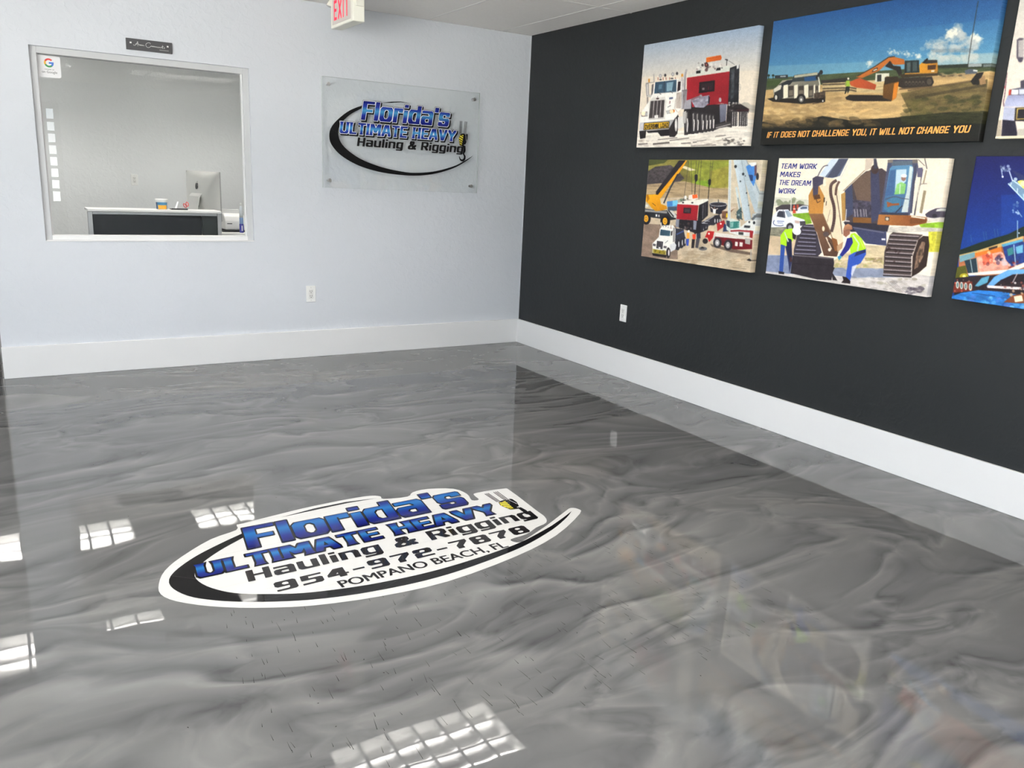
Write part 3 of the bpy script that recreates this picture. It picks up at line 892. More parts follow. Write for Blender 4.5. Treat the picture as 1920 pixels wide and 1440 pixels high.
    P.poly([(1000, 555), (1270, 540), (1285, 580), (1270, 610), (1080, 628), (1000, 600)], (56, 50, 44))
    for x in range(1090, 1270, 24):
        P.ell(x, 588, 9, 16, (92, 82, 72)); P.ell(x, 592, 5, 9, (42, 37, 34))
    P.ell(1252, 578, 28, 32, (52, 48, 44)); P.ell(1252, 578, 18, 22, (84, 76, 68))
    P.line([(1040, 630), (1280, 612)], 10, (110, 90, 66))
    # bucket set down with its shadow
    P.poly([(660, 690), (690, 670), (900, 672), (990, 680), (985, 715), (720, 715), (670, 705)], (44, 38, 34))
    P.poly([(930, 600), (950, 540), (1030, 545), (1038, 580), (1020, 690), (990, 712), (925, 690)], (120, 84, 34), grad=((92, 64, 30), (930, 560), (1000, 700)))
    P.poly([(1005, 590), (1038, 580), (1020, 690), (990, 712)], (200, 128, 44)); P.poly([(940, 545), (1030, 540), (1035, 575), (935, 600)], (54, 44, 32))
    # mast, far car, second bucket
    P.line([(1595, 10), (1555, 240), (1520, 480)], 5, (58, 58, 56))
    P.poly([(1500, 500), (1530, 487), (1580, 490), (1592, 505), (1580, 520), (1505, 525)], (86, 94, 104)); P.poly([(1560, 492), (1592, 497), (1590, 506), (1560, 503)], (216, 216, 212))
    P.poly([(1540, 575), (1585, 515), (1635, 510), (1610, 560), (1600, 600), (1560, 598)], (36, 34, 32)); P.poly([(1600, 560), (1640, 530), (1650, 590), (1610, 600)], (150, 122, 88))
    P.blobs(24, (1320, 520, 1500, 545), (5, 10), [(84, 74, 60), (150, 134, 104), (60, 54, 46)], .7, 2)
    P.grain(4)
    return P

def picture_cranes():
    P = Picture([(155, 120), (1430, 115), (1318, 1378), (80, 1215)], 300, 240, 7)
    P.poly([(40, 80), (1500, 80), (1500, 1420), (40, 1420)], (196, 180, 156), tex=.16, scale=(10, 10))
    P.poly([(140, 110), (1440, 110), (1440, 260), (140, 500)], (128, 122, 66), tex=.25, scale=(8, 8))
    P.poly([(600, 130), (1060, 130), (1060, 420), (880, 440), (640, 400)], (140, 146, 62), tex=.2, scale=(8, 8))
    P.poly([(680, 350), (840, 350), (830, 430), (690, 430)], (126, 158, 48), .8, tex=.2, scale=(5, 5))
    P.poly([(840, 250), (1060, 180), (1060, 460), (860, 420)], (156, 142, 70), .6, tex=.2, scale=(8, 8))
    P.poly([(130, 260), (230, 200), (400, 180), (470, 230), (560, 330), (420, 420), (130, 400)], (78, 72, 74), tex=.3, scale=(12, 16))
    P.poly([(500, 200), (560, 190), (690, 235), (620, 245)], (216, 206, 180)); P.poly([(130, 110), (380, 110), (330, 160), (150, 190)], (64, 72, 42), .8)
    P.poly([(130, 400), (560, 360), (860, 430), (1060, 440), (1060, 560), (560, 540), (130, 560)], (168, 148, 118), tex=.2, scale=(14, 6))
    P.poly([(1060, 115), (1440, 115), (1420, 600), (1060, 600)], (206, 194, 172), tex=.1, scale=(4, 4))
    # ground tracks
    P.poly([(90, 840), (480, 860), (500, 1240), (70, 1230)], (130, 110, 98), .8, tex=.22, scale=(8, 6))
    P.blobs(70, (500, 1080, 1280, 1330), (8, 30), [(176, 156, 128), (214, 202, 180), (160, 140, 116)], .45, 2.6, -.25)
    for k in range(5):
        P.line(catmull([(560, 1150 + 36 * k), (800, 1160 + 30 * k), (1020, 1240 + 20 * k), (1300, 1260 + 26 * k)], 4), 5, (158, 140, 116), .6)
    P.line([(1115, 1320), (1270, 1338)], 5, (90, 80, 70), .7)
    # blue truck behind, small cabs
    P.poly([(365, 590), (480, 575), (490, 640), (370, 650)], (74, 132, 190)); P.poly([(430, 580), (490, 572), (490, 630), (430, 640)], (120, 190, 216)); P.poly([(375, 650), (480, 645), (480, 690), (375, 700)], (70, 86, 104))
    P.blobs(24, (500, 535, 620, 600), (8, 18), [(226, 224, 218), (60, 60, 60), (160, 160, 156), (90, 120, 100)], .9)
    # yellow rough-terrain crane
    P.poly([(110, 670), (260, 690), (420, 690), (480, 740), (470, 790), (410, 800), (110, 760)], (46, 48, 54))
    P.line([(115, 695), (370, 712)], 26, (150, 148, 146)); P.poly([(370, 690), (430, 690), (480, 750), (470, 775), (420, 760)], (206, 204, 198)); P.line([(385, 690), (445, 760)], 14, (40, 42, 48))
    P.poly([(240, 735), (258, 735), (258, 762), (240, 762)], (226, 226, 226)); P.poly([(270, 740), (284, 740), (284, 765), (270, 765)], (206, 206, 206))
    P.poly([(125, 520), (165, 515), (250, 510), (285, 560), (300, 620), (360, 640), (370, 670), (320, 690), (240, 700), (190, 660), (160, 620), (125, 590)], (232, 172, 22), grad=((196, 136, 12), (160, 520), (260, 700)))
    P.poly([(130, 520), (150, 510), (170, 560), (140, 600)], (170, 118, 20)); P.line([(200, 610), (240, 640)], 5, (70, 56, 30)); P.poly([(110, 630), (150, 625), (155, 650), (115, 655)], (220, 220, 216))
    P.poly([(240, 500), (500, 130), (585, 128), (520, 235), (290, 560), (250, 530)], (222, 160, 28))
    P.poly([(240, 480), (495, 128), (570, 128), (530, 180), (262, 515), (240, 515)], (44, 40, 44)); P.line([(500, 215), (520, 235)], 30, (206, 150, 40))
    P.line([(485, 280), (400, 440), (330, 610)], 16, (52, 54, 60))
    for cx, cy in ((135, 785), (350, 812)):
        P.ell(cx, cy, 56 if cx > 200 else 50, 70, (34, 32, 38)); P.ell(cx - 3, cy, 26, 40, (226, 170, 40)); P.ell(cx - 3, cy, 15, 24, (170, 120, 24)); P.ell(cx - 3, cy, 8, 12, (226, 180, 60))
    # hoist lines and hook blocks
    for (x0, x1, y1) in ((605, 552, 600), (630, 652, 605), (690, 680, 300), (720, 700, 300), (745, 722, 580), (850, 840, 350), (875, 850, 350)):
        P.line([(x0, 128), (x1, y1)], 5, (70, 66, 62), .8)
    P.line([(683, 350), (678, 520)], 8, (40, 38, 38)); P.line([(838, 390), (828, 570)], 8, (40, 38, 38))
    P.poly([(672, 290), (690, 280), (708, 292), (704, 350), (684, 370), (672, 330)], (40, 40, 44)); P.poly([(825, 345), (840, 330), (858, 345), (854, 395), (838, 410), (824, 385)], (40, 40, 44))
    # red load
    P.poly([(730, 600), (830, 560), (830, 740), (735, 830), (715, 800)], (40, 38, 44), tex=.5, scale=(6, 4))
    P.line([(775, 620), (770, 780)], 8, (110, 108, 112)); P.line([(800, 600), (795, 740)], 5, (86, 84, 90))
    P.poly([(485, 610), (560, 580), (830, 555), (830, 575), (720, 630), (490, 625)], (226, 224, 214))
    P.poly([(482, 618), (720, 628), (708, 800), (478, 785)], (170, 34, 48), grad=((146, 24, 40), (490, 620), (600, 800)))
    P.poly([(556, 655), (640, 660), (636, 722), (553, 718)], (40, 28, 34)); P.poly([(566, 668), (626, 672), (622, 712), (564, 708)], (70, 60, 64))
    P.poly([(608, 520), (650, 508), (712, 512), (715, 550), (660, 575), (610, 560)], (226, 216, 206)); P.poly([(650, 512), (705, 506), (712, 545), (655, 555)], (226, 106, 50))
    for x in (548, 652):
        P.ell(x, 600, 12, 8, (30, 28, 30))
    P.poly([(478, 788), (720, 800), (840, 830), (830, 900), (720, 950), (560, 900), (470, 870)], (34, 30, 36))
    P.poly([(472, 785), (508, 788), (504, 880), (468, 870)], (136, 140, 152)); P.poly([(668, 800), (706, 805), (698, 905), (668, 900)], (136, 140, 152))
    P.blobs(16, (510, 830, 660, 900), (6, 16), [(120, 90, 84), (70, 60, 62), (160, 150, 146)], .7)
    for k in range(4):
        P.poly([(745 + 30 * k, 850 - 22 * k), (790 + 30 * k, 835 - 22 * k), (790 + 28 * k, 905 - 24 * k), (760 + 28 * k, 930 - 24 * k)], (48, 46, 56)); P.line([(788 + 28 * k, 860 - 22 * k), (784 + 28 * k, 910 - 24 * k)], 7, (206, 204, 206))
    P.poly([(740, 830), (900, 740), (960, 730), (975, 780), (900, 850), (830, 850)], (50, 48, 58)); P.line([(770, 830), (900, 745)], 8, (186, 184, 186)); P.line([(790, 800), (850, 805)], 6, (196, 196, 198)); P.line([(760, 825), (830, 832)], 6, (196, 196, 198))
    for x in (905, 935, 962):
        P.ell(x, 800, 18, 40, (46, 44, 52)); P.ell(x + 4, 800, 7, 24, (196, 194, 196))
    # round tank with a man waving
    P.poly([(842, 610), (1042, 620), (1020, 690), (960, 730), (860, 700)], (36, 36, 48)); P.ell(943, 612, 98, 26, (206, 206, 206)); P.ell(943, 612, 92, 20, (54, 52, 62)); P.line([(943, 560), (945, 610)], 10, (80, 76, 80))
    P.line([(860, 645), (890, 672)], 9, (216, 200, 186)); P.line([(940, 660), (912, 675)], 9, (216, 200, 186)); P.poly([(885, 668), (918, 668), (914, 720), (886, 720)], (236, 234, 230)); P.ell(902, 654, 9, 11, (120, 90, 76))
    P.poly([(985, 690), (1060, 650), (1140, 640), (1060, 730), (1040, 780), (985, 770)], (130, 96, 76), tex=.3, scale=(4, 4)); P.poly([(1035, 715), (1050, 712), (1050, 760), (1030, 760)], (220, 190, 40))
    P.poly([(985, 690), (1060, 640), (1150, 640), (1070, 690)], (206, 190, 170))
    # white telescopic cranes
    P.poly([(1050, 120), (1078, 120), (1082, 780), (1050, 780)], (206, 212, 212)); P.line([(1064, 125), (1068, 770)], 4, (150, 156, 160))
    P.poly([(1125, 420), (1150, 420), (1205, 690), (1175, 700)], (196, 206, 206)); P.line([(1160, 540), (1190, 680)], 8, (120, 130, 134))
    P.poly([(1190, 118), (1245, 118), (1440, 560), (1420, 700), (1350, 700), (1215, 300)], (186, 196, 200)); P.line([(1245, 120), (1430, 580)], 8, (146, 156, 162))
    P.poly([(1235, 200), (1255, 180), (1345, 150), (1360, 300), (1330, 410), (1300, 360)], (78, 136, 200)); P.poly([(1268, 150), (1355, 142), (1350, 185), (1300, 190)], (230, 230, 226)); P.poly([(1250, 280), (1320, 285), (1320, 350), (1280, 350)], (40, 66, 110)); P.ell(1370, 300, 16, 40, (60, 56, 58)); P.poly([(1335, 180), (1360, 170), (1360, 280), (1335, 300)], (110, 84, 96))
    P.poly([(1190, 118), (1215, 118), (1400, 660), (1350, 700), (1260, 430)], (176, 188, 194))
    P.poly([(1100, 118), (1190, 118), (1310, 780), (1240, 800)], (206, 216, 220), grad=((180, 192, 198), (1100, 300), (1230, 280)))
    P.line([(1190, 120), (1308, 770)], 6, (146, 158, 166))
    for x, y, r in ((1126, 192, 15), (1183, 356, 8), (1212, 275, 13), (1236, 295, 6), (1255, 485, 8), (1280, 622, 6)):
        P.ell(x, y, r, r * 1.2, (44, 50, 58))
    P.poly([(1150, 690), (1200, 640), (1210, 780), (1150, 770)], (70, 96, 98)); P.blobs(12, (1140, 700, 1220, 790), (6, 14), [(40, 44, 50), (170, 180, 180), (60, 70, 76)], .9)
    # red-and-white crane carrier
    P.poly([(930, 830), (1010, 790), (1030, 850), (940, 915)], (168, 40, 44)); P.ell(975, 832, 10, 10, (255, 240, 230)); P.poly([(1010, 830), (1060, 850), (1060, 915), (1000, 920)], (46, 62, 96))
    P.poly([(1030, 790), (1100, 770), (1190, 800), (1200, 900), (1090, 925), (1040, 900)], (206, 214, 208)); P.poly([(1080, 808), (1180, 800), (1180, 880), (1082, 885)], (58, 130, 122)); P.poly([(1085, 815), (1118, 812), (1112, 870), (1086, 872)], (130, 176, 168)); P.poly([(1035, 792), (1075, 800), (1078, 880), (1040, 850)], (56, 78, 90))
    for k in range(3):
        P.line([(1165, 825 + 16 * k), (1190, 823 + 16 * k)], 5, (196, 206, 200))
    P.poly([(1190, 870), (1280, 790), (1410, 780), (1400, 880), (1330, 970), (1180, 960), (1070, 930), (1080, 895)], (220, 222, 218)); P.poly([(1240, 845), (1305, 850), (1298, 875), (1232, 870)], (40, 44, 50)); P.ell(1292, 808, 10, 11, (40, 44, 50)); P.ell(1345, 815, 13, 18, (40, 44, 50))
    P.line([(1085, 912), (1180, 905), (1330, 915)], 18, (150, 44, 50)); P.poly([(1175, 920), (1230, 925), (1228, 955), (1175, 950)], (60, 66, 64))
    P.poly([(1320, 720), (1400, 690), (1410, 780), (1330, 790)], (176, 182, 184)); P.poly([(1340, 735), (1420, 725), (1420, 750), (1345, 755)], (46, 48, 52)); P.poly([(1310, 770), (1400, 690), (1420, 700), (1330, 790)], (96, 102, 106))
    P.poly([(900, 930), (1100, 950), (1330, 985), (1330, 1000), (1080, 1000), (900, 970)], (220, 216, 208))
    P.poly([(890, 975), (1330, 1010), (1330, 1110), (1130, 1120), (900, 1040)], (110, 24, 34), tex=.2, scale=(3, 6))
    P.poly([(830, 915), (905, 920), (890, 990), (850, 1040), (830, 990), (800, 990)], (176, 34, 36)); P.ell(845, 945, 10, 12, (255, 236, 226)); P.poly([(905, 930), (925, 940), (895, 1050), (880, 1040)], (206, 200, 190)); P.ell(805, 1030, 30, 30, (40, 34, 36))
    P.poly([(1140, 1030), (1170, 1032), (1168, 1080), (1138, 1078)], (226, 222, 216)); P.poly([(1190, 1035), (1225, 1038), (1222, 1085), (1188, 1080)], (226, 222, 216)); P.poly([(1250, 990), (1310, 996), (1306, 1060), (1250, 1050)], (176, 172, 166)); P.poly([(1300, 900), (1340, 910), (1330, 990), (1300, 980)], (150, 36, 44))
    P.poly([(860, 1060), (1100, 1110), (1330, 1150), (1330, 1180), (1100, 1150), (880, 1090)], (96, 80, 70), .8)
    for cx, cy in ((942, 1046), (1062, 1070)):
        P.ell(cx, cy, 48, 60, (52, 50, 56)); P.ell(cx - 2, cy, 25, 36, (176, 172, 172)); P.ell(cx - 2, cy, 9, 12, (232, 230, 228))
    P.line([(1318, 1120), (1318, 1240)], 12, (176, 170, 162)); P.poly([(1270, 1235), (1300, 1215), (1335, 1240), (1310, 1248)], (36, 30, 32))
    P.ell(780, 1115, 48, 22, (112, 110, 112)); P.poly([(750, 1115), (772, 1090), (800, 1112)], (36, 34, 36))
    # workers
    P.poly([(596, 940), (624, 935), (628, 1000), (596, 1008)], (236, 166, 74)); P.ell(618, 922, 13, 15, (244, 240, 230)); P.poly([(592, 1008), (622, 1005), (618, 1085), (594, 1086)], (64, 88, 176))
    P.poly([(660, 955), (698, 952), (694, 1010), (664, 1012)], (226, 84, 52)); P.ell(690, 940, 11, 13, (46, 38, 40)); P.poly([(655, 1010), (690, 1012), (680, 1110), (650, 1112)], (40, 32, 38))
    P.poly([(705, 950), (750, 940), (752, 1000), (710, 1010)], (48, 52, 66)); P.poly([(702, 1008), (745, 1005), (725, 1112), (695, 1105)], (78, 76, 84)); P.ell(735, 930, 12, 14, (40, 34, 36))
    # white prime mover
    P.poly([(460, 890), (560, 900), (580, 1000), (560, 1100), (470, 1140)], (54, 56, 70)); P.line([(480, 960), (560, 920)], 14, (74, 92, 140))
    for k, x in enumerate((500, 540, 572)):
        P.ell(x, 1075 - 18 * k, 20, 66 - 6 * k, (42, 40, 48)); P.ell(x + 8, 1070 - 18 * k, 7, 34, (206, 204, 204))
    P.poly([(290, 905), (320, 860), (440, 855), (468, 900), (465, 1040), (420, 1110), (375, 1180), (215, 1170), (205, 1070), (280, 990)], (236, 234, 228))
    P.poly([(298, 905), (412, 920), (405, 980), (292, 972)], (50, 76, 92), grad=((74, 104, 118), (300, 910), (400, 980))); P.poly([(418, 925), (435, 918), (432, 970), (415, 975)], (50, 44, 48))
    P.poly([(440, 880), (462, 890), (462, 1040), (440, 1050)], (150, 146, 146)); P.blobs(10, (320, 865, 430, 890), (4, 8), [(120, 60, 54), (60, 60, 64), (210, 206, 200)], .9)
    P.line([(303, 825), (306, 870)], 10, (216, 214, 210)); P.line([(268, 880), (270, 975)], 6, (150, 120, 96))
    P.poly([(260, 1035), (330, 1045), (322, 1130), (252, 1120)], (58, 54, 60))
    for k in range(1, 4):
        P.line([(260 + 18 * k, 1038), (252 + 18 * k, 1126)], 3, (150, 148, 150))
    P.poly([(280, 1105), (300, 1107), (300, 1124), (280, 1122)], (230, 228, 226)); P.poly([(212, 1068), (248, 1072), (244, 1098), (212, 1092)], (96, 92, 96)); P.poly([(336, 1092), (372, 1096), (368, 1118), (334, 1114)], (96, 92, 96))
    P.poly([(206, 1125), (375, 1150), (372, 1195), (206, 1175)], (190, 180, 130)); P.poly([(222, 1132), (358, 1152), (356, 1190), (222, 1172)], (150, 136, 44)); P.blobs(14, (226, 1140, 352, 1180), (4, 9), [(60, 56, 20), (190, 172, 60)], .8)
    P.poly([(206, 1175), (372, 1195), (365, 1225), (215, 1205)], (40, 34, 38)); P.ell(390, 1170, 24, 62, (48, 44, 48)); P.ell(396, 1168, 9, 36, (226, 222, 220))
    P.poly([(405, 1080), (460, 1050), (480, 1080), (470, 1130), (415, 1160)], (216, 216, 218)); P.line([(350, 1060), (385, 1030)], 4, (70, 70, 74))
    P.grain(5)
    return P

def picture_excavator():
    P = Picture([(203, 80), (1795, 88), (1570, 1378), (78, 1150)], 400, 300, 9)
    P.poly([(40, 40), (1900, 40), (1900, 1440), (40, 1440)], (242, 232, 214))
    P.poly([(1050, 80), (1850, 80), (1850, 520), (1250, 620)], (226, 214, 196), .8)
    P.poly([(130, 440), (480, 470), (480, 520), (140, 530)], (214, 212, 196))
    P.cloud([(190, 480), (220, 500), (330, 480), (430, 495), (380, 500), (280, 505)], (146, 152, 126), .8, (14, 30), 30)
    P.poly([(170, 545), (230, 515), (400, 510), (480, 525), (480, 570), (180, 580)], (76, 70, 74)); P.line([(318, 440), (312, 590)], 9, (216, 214, 206))
    P.poly([(330, 600), (480, 590), (510, 690), (430, 700), (340, 640)], (130, 168, 52), tex=.2, scale=(5, 5))
    P.poly([(335, 525), (350, 515), (360, 595), (330, 595)], (206, 84, 60)); P.line([(335, 555), (358, 555)], 8, (240, 230, 220)); P.poly([(365, 515), (385, 512), (388, 560), (368, 560)], (180, 90, 70))
    P.poly([(380, 545), (420, 525), (475, 528), (475, 590), (370, 598)], (226, 228, 232)); P.poly([(400, 545), (425, 532), (465, 534), (465, 555), (405, 558)], (96, 110, 134))
    # ground
    P.poly([(100, 800), (560, 800), (560, 1100), (80, 1100)], (206, 186, 158), tex=.1, scale=(6, 6))
    P.poly([(130, 690), (300, 720), (420, 760), (400, 830), (120, 800)], (136, 134, 118), tex=.3, scale=(8, 8))
    P.poly([(60, 970), (320, 990), (700, 1080), (1200, 1110), (1640, 1190), (1620, 1440), (60, 1440)], (206, 200, 196), tex=.12, scale=(10, 10))
    P.poly([(90, 985), (330, 985), (340, 1160), (80, 1130)], (124, 136, 166), .85, tex=.12, scale=(6, 6)); P.poly([(700, 1100), (1220, 1100), (1400, 1190), (880, 1195), (700, 1170)], (132, 142, 166), .85, tex=.12, scale=(6, 8))
    P.poly([(960, 890), (1200, 900), (1200, 1110), (720, 1100), (700, 1040)], (206, 190, 158), tex=.15, scale=(10, 8)); P.poly([(1000, 1010), (1160, 1010), (1160, 1060), (1000, 1040)], (160, 140, 112), .8, tex=.3, scale=(5, 14))
    P.poly([(1590, 770), (1740, 760), (1700, 960), (1590, 960)], (206, 200, 74), tex=.18, scale=(8, 4)); P.poly([(1230, 725), (1740, 720), (1740, 770), (1200, 780)], (196, 190, 180), tex=.15, scale=(4, 10)); P.poly([(1500, 700), (1730, 680), (1720, 740), (1520, 730)], (140, 178, 52), tex=.2, scale=(4, 6))
    P.blobs(50, (700, 1020, 1180, 1110), (5, 16), [(150, 150, 80), (190, 174, 140), (226, 216, 196)], .5, 2)
    P.blobs(60, (900, 1190, 1560, 1340), (6, 18), [(226, 222, 216), (170, 160, 150), (140, 132, 96), (120, 112, 108)], .45, 2.2, .12)
    P.blobs(16, (1380, 1270, 1550, 1350), (8, 20), [(80, 72, 84), (120, 112, 116)], .7, 2)
    for k in range(4):
        P.line([(1200 + 26 * k, 1230 + 6 * k), (1300 + 26 * k, 1320 + 6 * k)], 5, (150, 140, 140), .7)
    # white pickup
    P.poly([(130, 640), (170, 590), (200, 560), (290, 560), (330, 620), (440, 655), (450, 690), (420, 720), (130, 725)], (232, 234, 238))
    P.poly([(190, 590), (205, 572), (255, 578), (262, 638), (182, 625)], (60, 62, 76)); P.poly([(258, 570), (290, 568), (330, 620), (285, 632)], (160, 174, 190)); P.line([(240, 562), (255, 640)], 5, (120, 124, 134))
    P.poly([(395, 670), (448, 668), (450, 705), (400, 712)], (80, 76, 82)); P.ell(305, 720, 34, 36, (54, 52, 58)); P.ell(305, 728, 18, 22, (150, 150, 152)); P.poly([(350, 660), (395, 668), (390, 690), (352, 686)], (206, 180, 170))
    P.line(catmull([(160, 660), (150, 685), (170, 705), (215, 712), (245, 705)], 4), 6, (60, 72, 120)); P.line([(185, 668), (250, 670)], 6, (90, 110, 170)); P.line([(190, 684), (240, 686)], 4, (90, 110, 170))
    # excavator body
    P.poly([(820, 300), (1000, 210), (1160, 180), (1240, 240), (1180, 640), (1200, 740), (820, 760), (800, 560)], (82, 72, 76))
    P.poly([(880, 300), (1060, 190), (1090, 300), (1070, 520), (930, 480)], (112, 94, 82)); P.poly([(820, 330), (880, 300), (900, 600), (830, 640)], (74, 80, 104)); P.poly([(1055, 200), (1130, 180), (1150, 640), (1060, 690)], (70, 72, 96))
    P.ell(1095, 190, 36, 44, (78, 62, 58)); P.poly([(1085, 90), (1110, 90), (1125, 180), (1085, 190)], (70, 70, 84))
    P.poly([(890, 470), (1060, 490), (1060, 650), (890, 650)], (78, 74, 88), tex=.4, scale=(8, 8))
    for x in (905, 930, 960, 990, 1010):
        P.line([(x, 560), (x + 6, 630)], 9, (150, 146, 152))
    P.poly([(890, 635), (1060, 640), (1060, 700), (890, 690)], (130, 92, 50)); P.line([(795, 665), (860, 672)], 10, (206, 200, 196)); P.line([(830, 560), (822, 670)], 7, (206, 206, 206))
    P.poly([(780, 420), (820, 400), (820, 660), (790, 670)], (176, 140, 84)); P.poly([(800, 680), (1230, 700), (1210, 770), (870, 770)], (54, 52, 64))
    P.poly([(880, 720), (1200, 770), (1200, 900), (1010, 880), (940, 800)], (70, 74, 104)); P.line([(890, 730), (1180, 780)], 10, (110, 110, 124)); P.poly([(1155, 832), (1190, 834), (1190, 850), (1155, 848)], (216, 216, 220))
    # cab
    P.poly([(1150, 560), (1215, 130), (1240, 100), (1490, 100), (1500, 170), (1470, 300), (1420, 620), (1130, 610)], (84, 88, 110))
    P.poly([(1235, 180), (1260, 158), (1440, 150), (1455, 190), (1410, 540), (1370, 600), (1160, 590)], (96, 140, 172), grad=((70, 100, 134), (1240, 160), (1200, 580)))
    P.poly([(1295, 195), (1390, 190), (1385, 300), (1280, 420)], (206, 220, 226), .8); P.poly([(1240, 200), (1290, 190), (1270, 430), (1190, 440)], (70, 100, 140), .8); P.poly([(1420, 160), (1452, 170), (1400, 590), (1340, 590), (1390, 400)], (222, 226, 216), .8)
    P.poly([(1300, 330), (1340, 310), (1385, 330), (1370, 420), (1275, 425)], (140, 196, 112), .9); P.ell(1362, 275, 22, 26, (150, 116, 104)); P.ell(1366, 252, 28, 16, (226, 226, 222)); P.line([(1330, 330), (1325, 420)], 8, (206, 214, 206))
    P.poly([(1190, 490), (1270, 450), (1340, 470), (1330, 560), (1230, 600), (1180, 560)], (76, 122, 150)); P.poly([(1205, 490), (1260, 510), (1320, 505), (1320, 525), (1250, 530), (1210, 545)], (150, 92, 56)); P.line(catmull([(1190, 470), (1280, 445), (1340, 460), (1410, 470)], 5), 7, (80, 84, 96))
    P.line([(1270, 630), (1290, 590), (1350, 530)], 9, (50, 54, 68)); P.poly([(1150, 590), (1410, 600), (1400, 625), (1130, 615)], (60, 64, 82))
    P.poly([(1255, 115), (1445, 112), (1445, 150), (1250, 155)], (96, 108, 120)); P.poly([(1215, 100), (1265, 100), (1262, 130), (1215, 130)], (130, 120, 112)); P.poly([(1445, 100), (1495, 98), (1495, 135), (1445, 135)], (120, 112, 108))
    P.poly([(1130, 610), (1420, 620), (1580, 640), (1580, 690), (1440, 720), (1115, 705)], (172, 118, 66), grad=((140, 88, 50), (1130, 610), (1400, 720))); P.poly([(1190, 630), (1230, 634), (1226, 670), (1186, 666)], (80, 72, 66)); P.ell(1208, 652, 14, 14, (196, 190, 176)); P.poly([(1420, 650), (1580, 660), (1570, 690), (1420, 700)], (120, 76, 44))
    P.poly([(1580, 665), (1640, 678), (1570, 692)], (206, 196, 176))
    for (x0, y0, x1, y1, w, c) in ((1475, 150, 1430, 600, 16, (70, 72, 92)), (1500, 180, 1440, 620, 9, (226, 220, 206)), (1540, 190, 1460, 620, 12, (62, 60, 74)), (1520, 260, 1470, 640, 8, (216, 206, 186)), (1560, 90, 1580, 190, 8, (70, 66, 70)), (1575, 200, 1545, 330, 12, (150, 136, 112)), (1560, 390, 1520, 600, 26, (150, 136, 112)), (1500, 100, 1560, 160, 6, (90, 84, 84)), (1430, 630, 1560, 650, 12, (226, 218, 200))):
        P.line([(x0, y0), (x1, y1)], w, c)
    P.poly([(1490, 180), (1540, 175), (1535, 265), (1490, 265)], (104, 100, 122)); P.line([(1520, 330), (1580, 325)], 8, (150, 140, 130))
    # dark car at right
    P.poly([(1560, 610), (1600, 580), (1660, 555), (1740, 548), (1745, 630), (1640, 650), (1570, 635)], (76, 70, 84)); P.poly([(1670, 565), (1720, 555), (1730, 580), (1660, 585)], (206, 206, 200)); P.ell(1648, 628, 22, 22, (50, 48, 56)); P.poly([(1560, 645), (1740, 640), (1730, 690), (1600, 670)], (196, 190, 186), .7)
    # right track
    P.poly([(1180, 960), (1230, 800), (1260, 775), (1540, 800), (1490, 850), (1430, 1000), (1425, 1190), (1170, 1160)], (84, 72, 70))
    for k in range(10):
        y = 800 + 40 * k; x0 = 1232 - max(0, (k - 0) * 9) * (1 if k < 6 else .8); x1 = 1500 - min(70, 14 * k)
        P.line([(x0, y), (x1, y + 16)], 9, (160, 150, 152)); P.line([(x0, y + 14), (x1, y + 30)], 12, (52, 44, 46))
    P.poly([(1430, 1190), (1440, 1000), (1490, 850), (1540, 810), (1590, 815), (1598, 900), (1570, 1090), (1500, 1150)], (58, 44, 40)); P.poly([(1455, 1120), (1480, 960), (1530, 860), (1560, 870), (1540, 1000), (1490, 1100)], (122, 100, 84), tex=.6, scale=(8, 6)); P.line([(1490, 850), (1440, 1000), (1430, 1180)], 6, (190, 178, 168))
    P.blobs(10, (1200, 910, 1330, 1050), (8, 14), [(50, 30, 30)], .8)
    # left track
    P.poly([(340, 940), (380, 760), (430, 700), (520, 700), (560, 800), (600, 960), (560, 1000), (340, 985)], (72, 66, 78))
    for k in range(8):
        y = 715 + 36 * k
        P.line([(430 - 12 * k, y), (545, y + 10)], 8, (150, 148, 164)); P.line([(425 - 12 * k, y + 13), (550, y + 23)], 10, (48, 42, 52))
    # blade / bucket at the front
    P.poly([(330, 985), (420, 975), (710, 1012), (715, 1060), (690, 1215), (560, 1210), (310, 1150)], (54, 48, 54), tex=.2, scale=(4, 8)); P.line([(340, 985), (710, 1015)], 10, (110, 104, 108)); P.line([(330, 1060), (690, 1080)], 6, (40, 34, 40)); P.poly([(690, 1090), (720, 1100), (700, 1150), (745, 1220), (700, 1215)], (44, 38, 42))
    # boom and stick
    P.poly([(850, 85), (1085, 90), (1060, 170), (960, 250), (800, 400), (760, 440), (740, 390), (770, 300)], (240, 228, 206)); P.poly([(1010, 90), (1085, 90), (1060, 180), (1000, 210)], (196, 180, 166), .8); P.line([(1000, 200), (800, 390)], 8, (150, 130, 110))
    P.poly([(690, 90), (850, 88), (770, 250), (700, 270), (620, 260), (600, 240)], (112, 120, 142)); P.poly([(690, 90), (765, 90), (630, 260), (575, 245)], (206, 216, 226)); P.line([(870, 90), (770, 280)], 9, (216, 212, 206)); P.poly([(760, 90), (850, 90), (740, 260), (650, 265)], (80, 84, 102))
    P.line(catmull([(660, 150), (620, 160), (590, 200), (560, 260)], 4), 9, (90, 88, 100))
    P.poly([(480, 430), (520, 340), (620, 260), (720, 280), (770, 420), (790, 700), (800, 860), (770, 920), (740, 890), (700, 830), (620, 760), (530, 720), (480, 590)], (228, 212, 184))
    P.poly([(478, 430), (520, 350), (570, 330), (625, 440), (610, 600), (480, 600)], (180, 132, 72), grad=((196, 142, 72), (520, 350), (520, 600))); P.poly([(480, 600), (610, 600), (690, 780), (640, 830), (540, 760), (520, 690)], (142, 106, 76), grad=((104, 74, 56), (520, 600), (640, 800)))
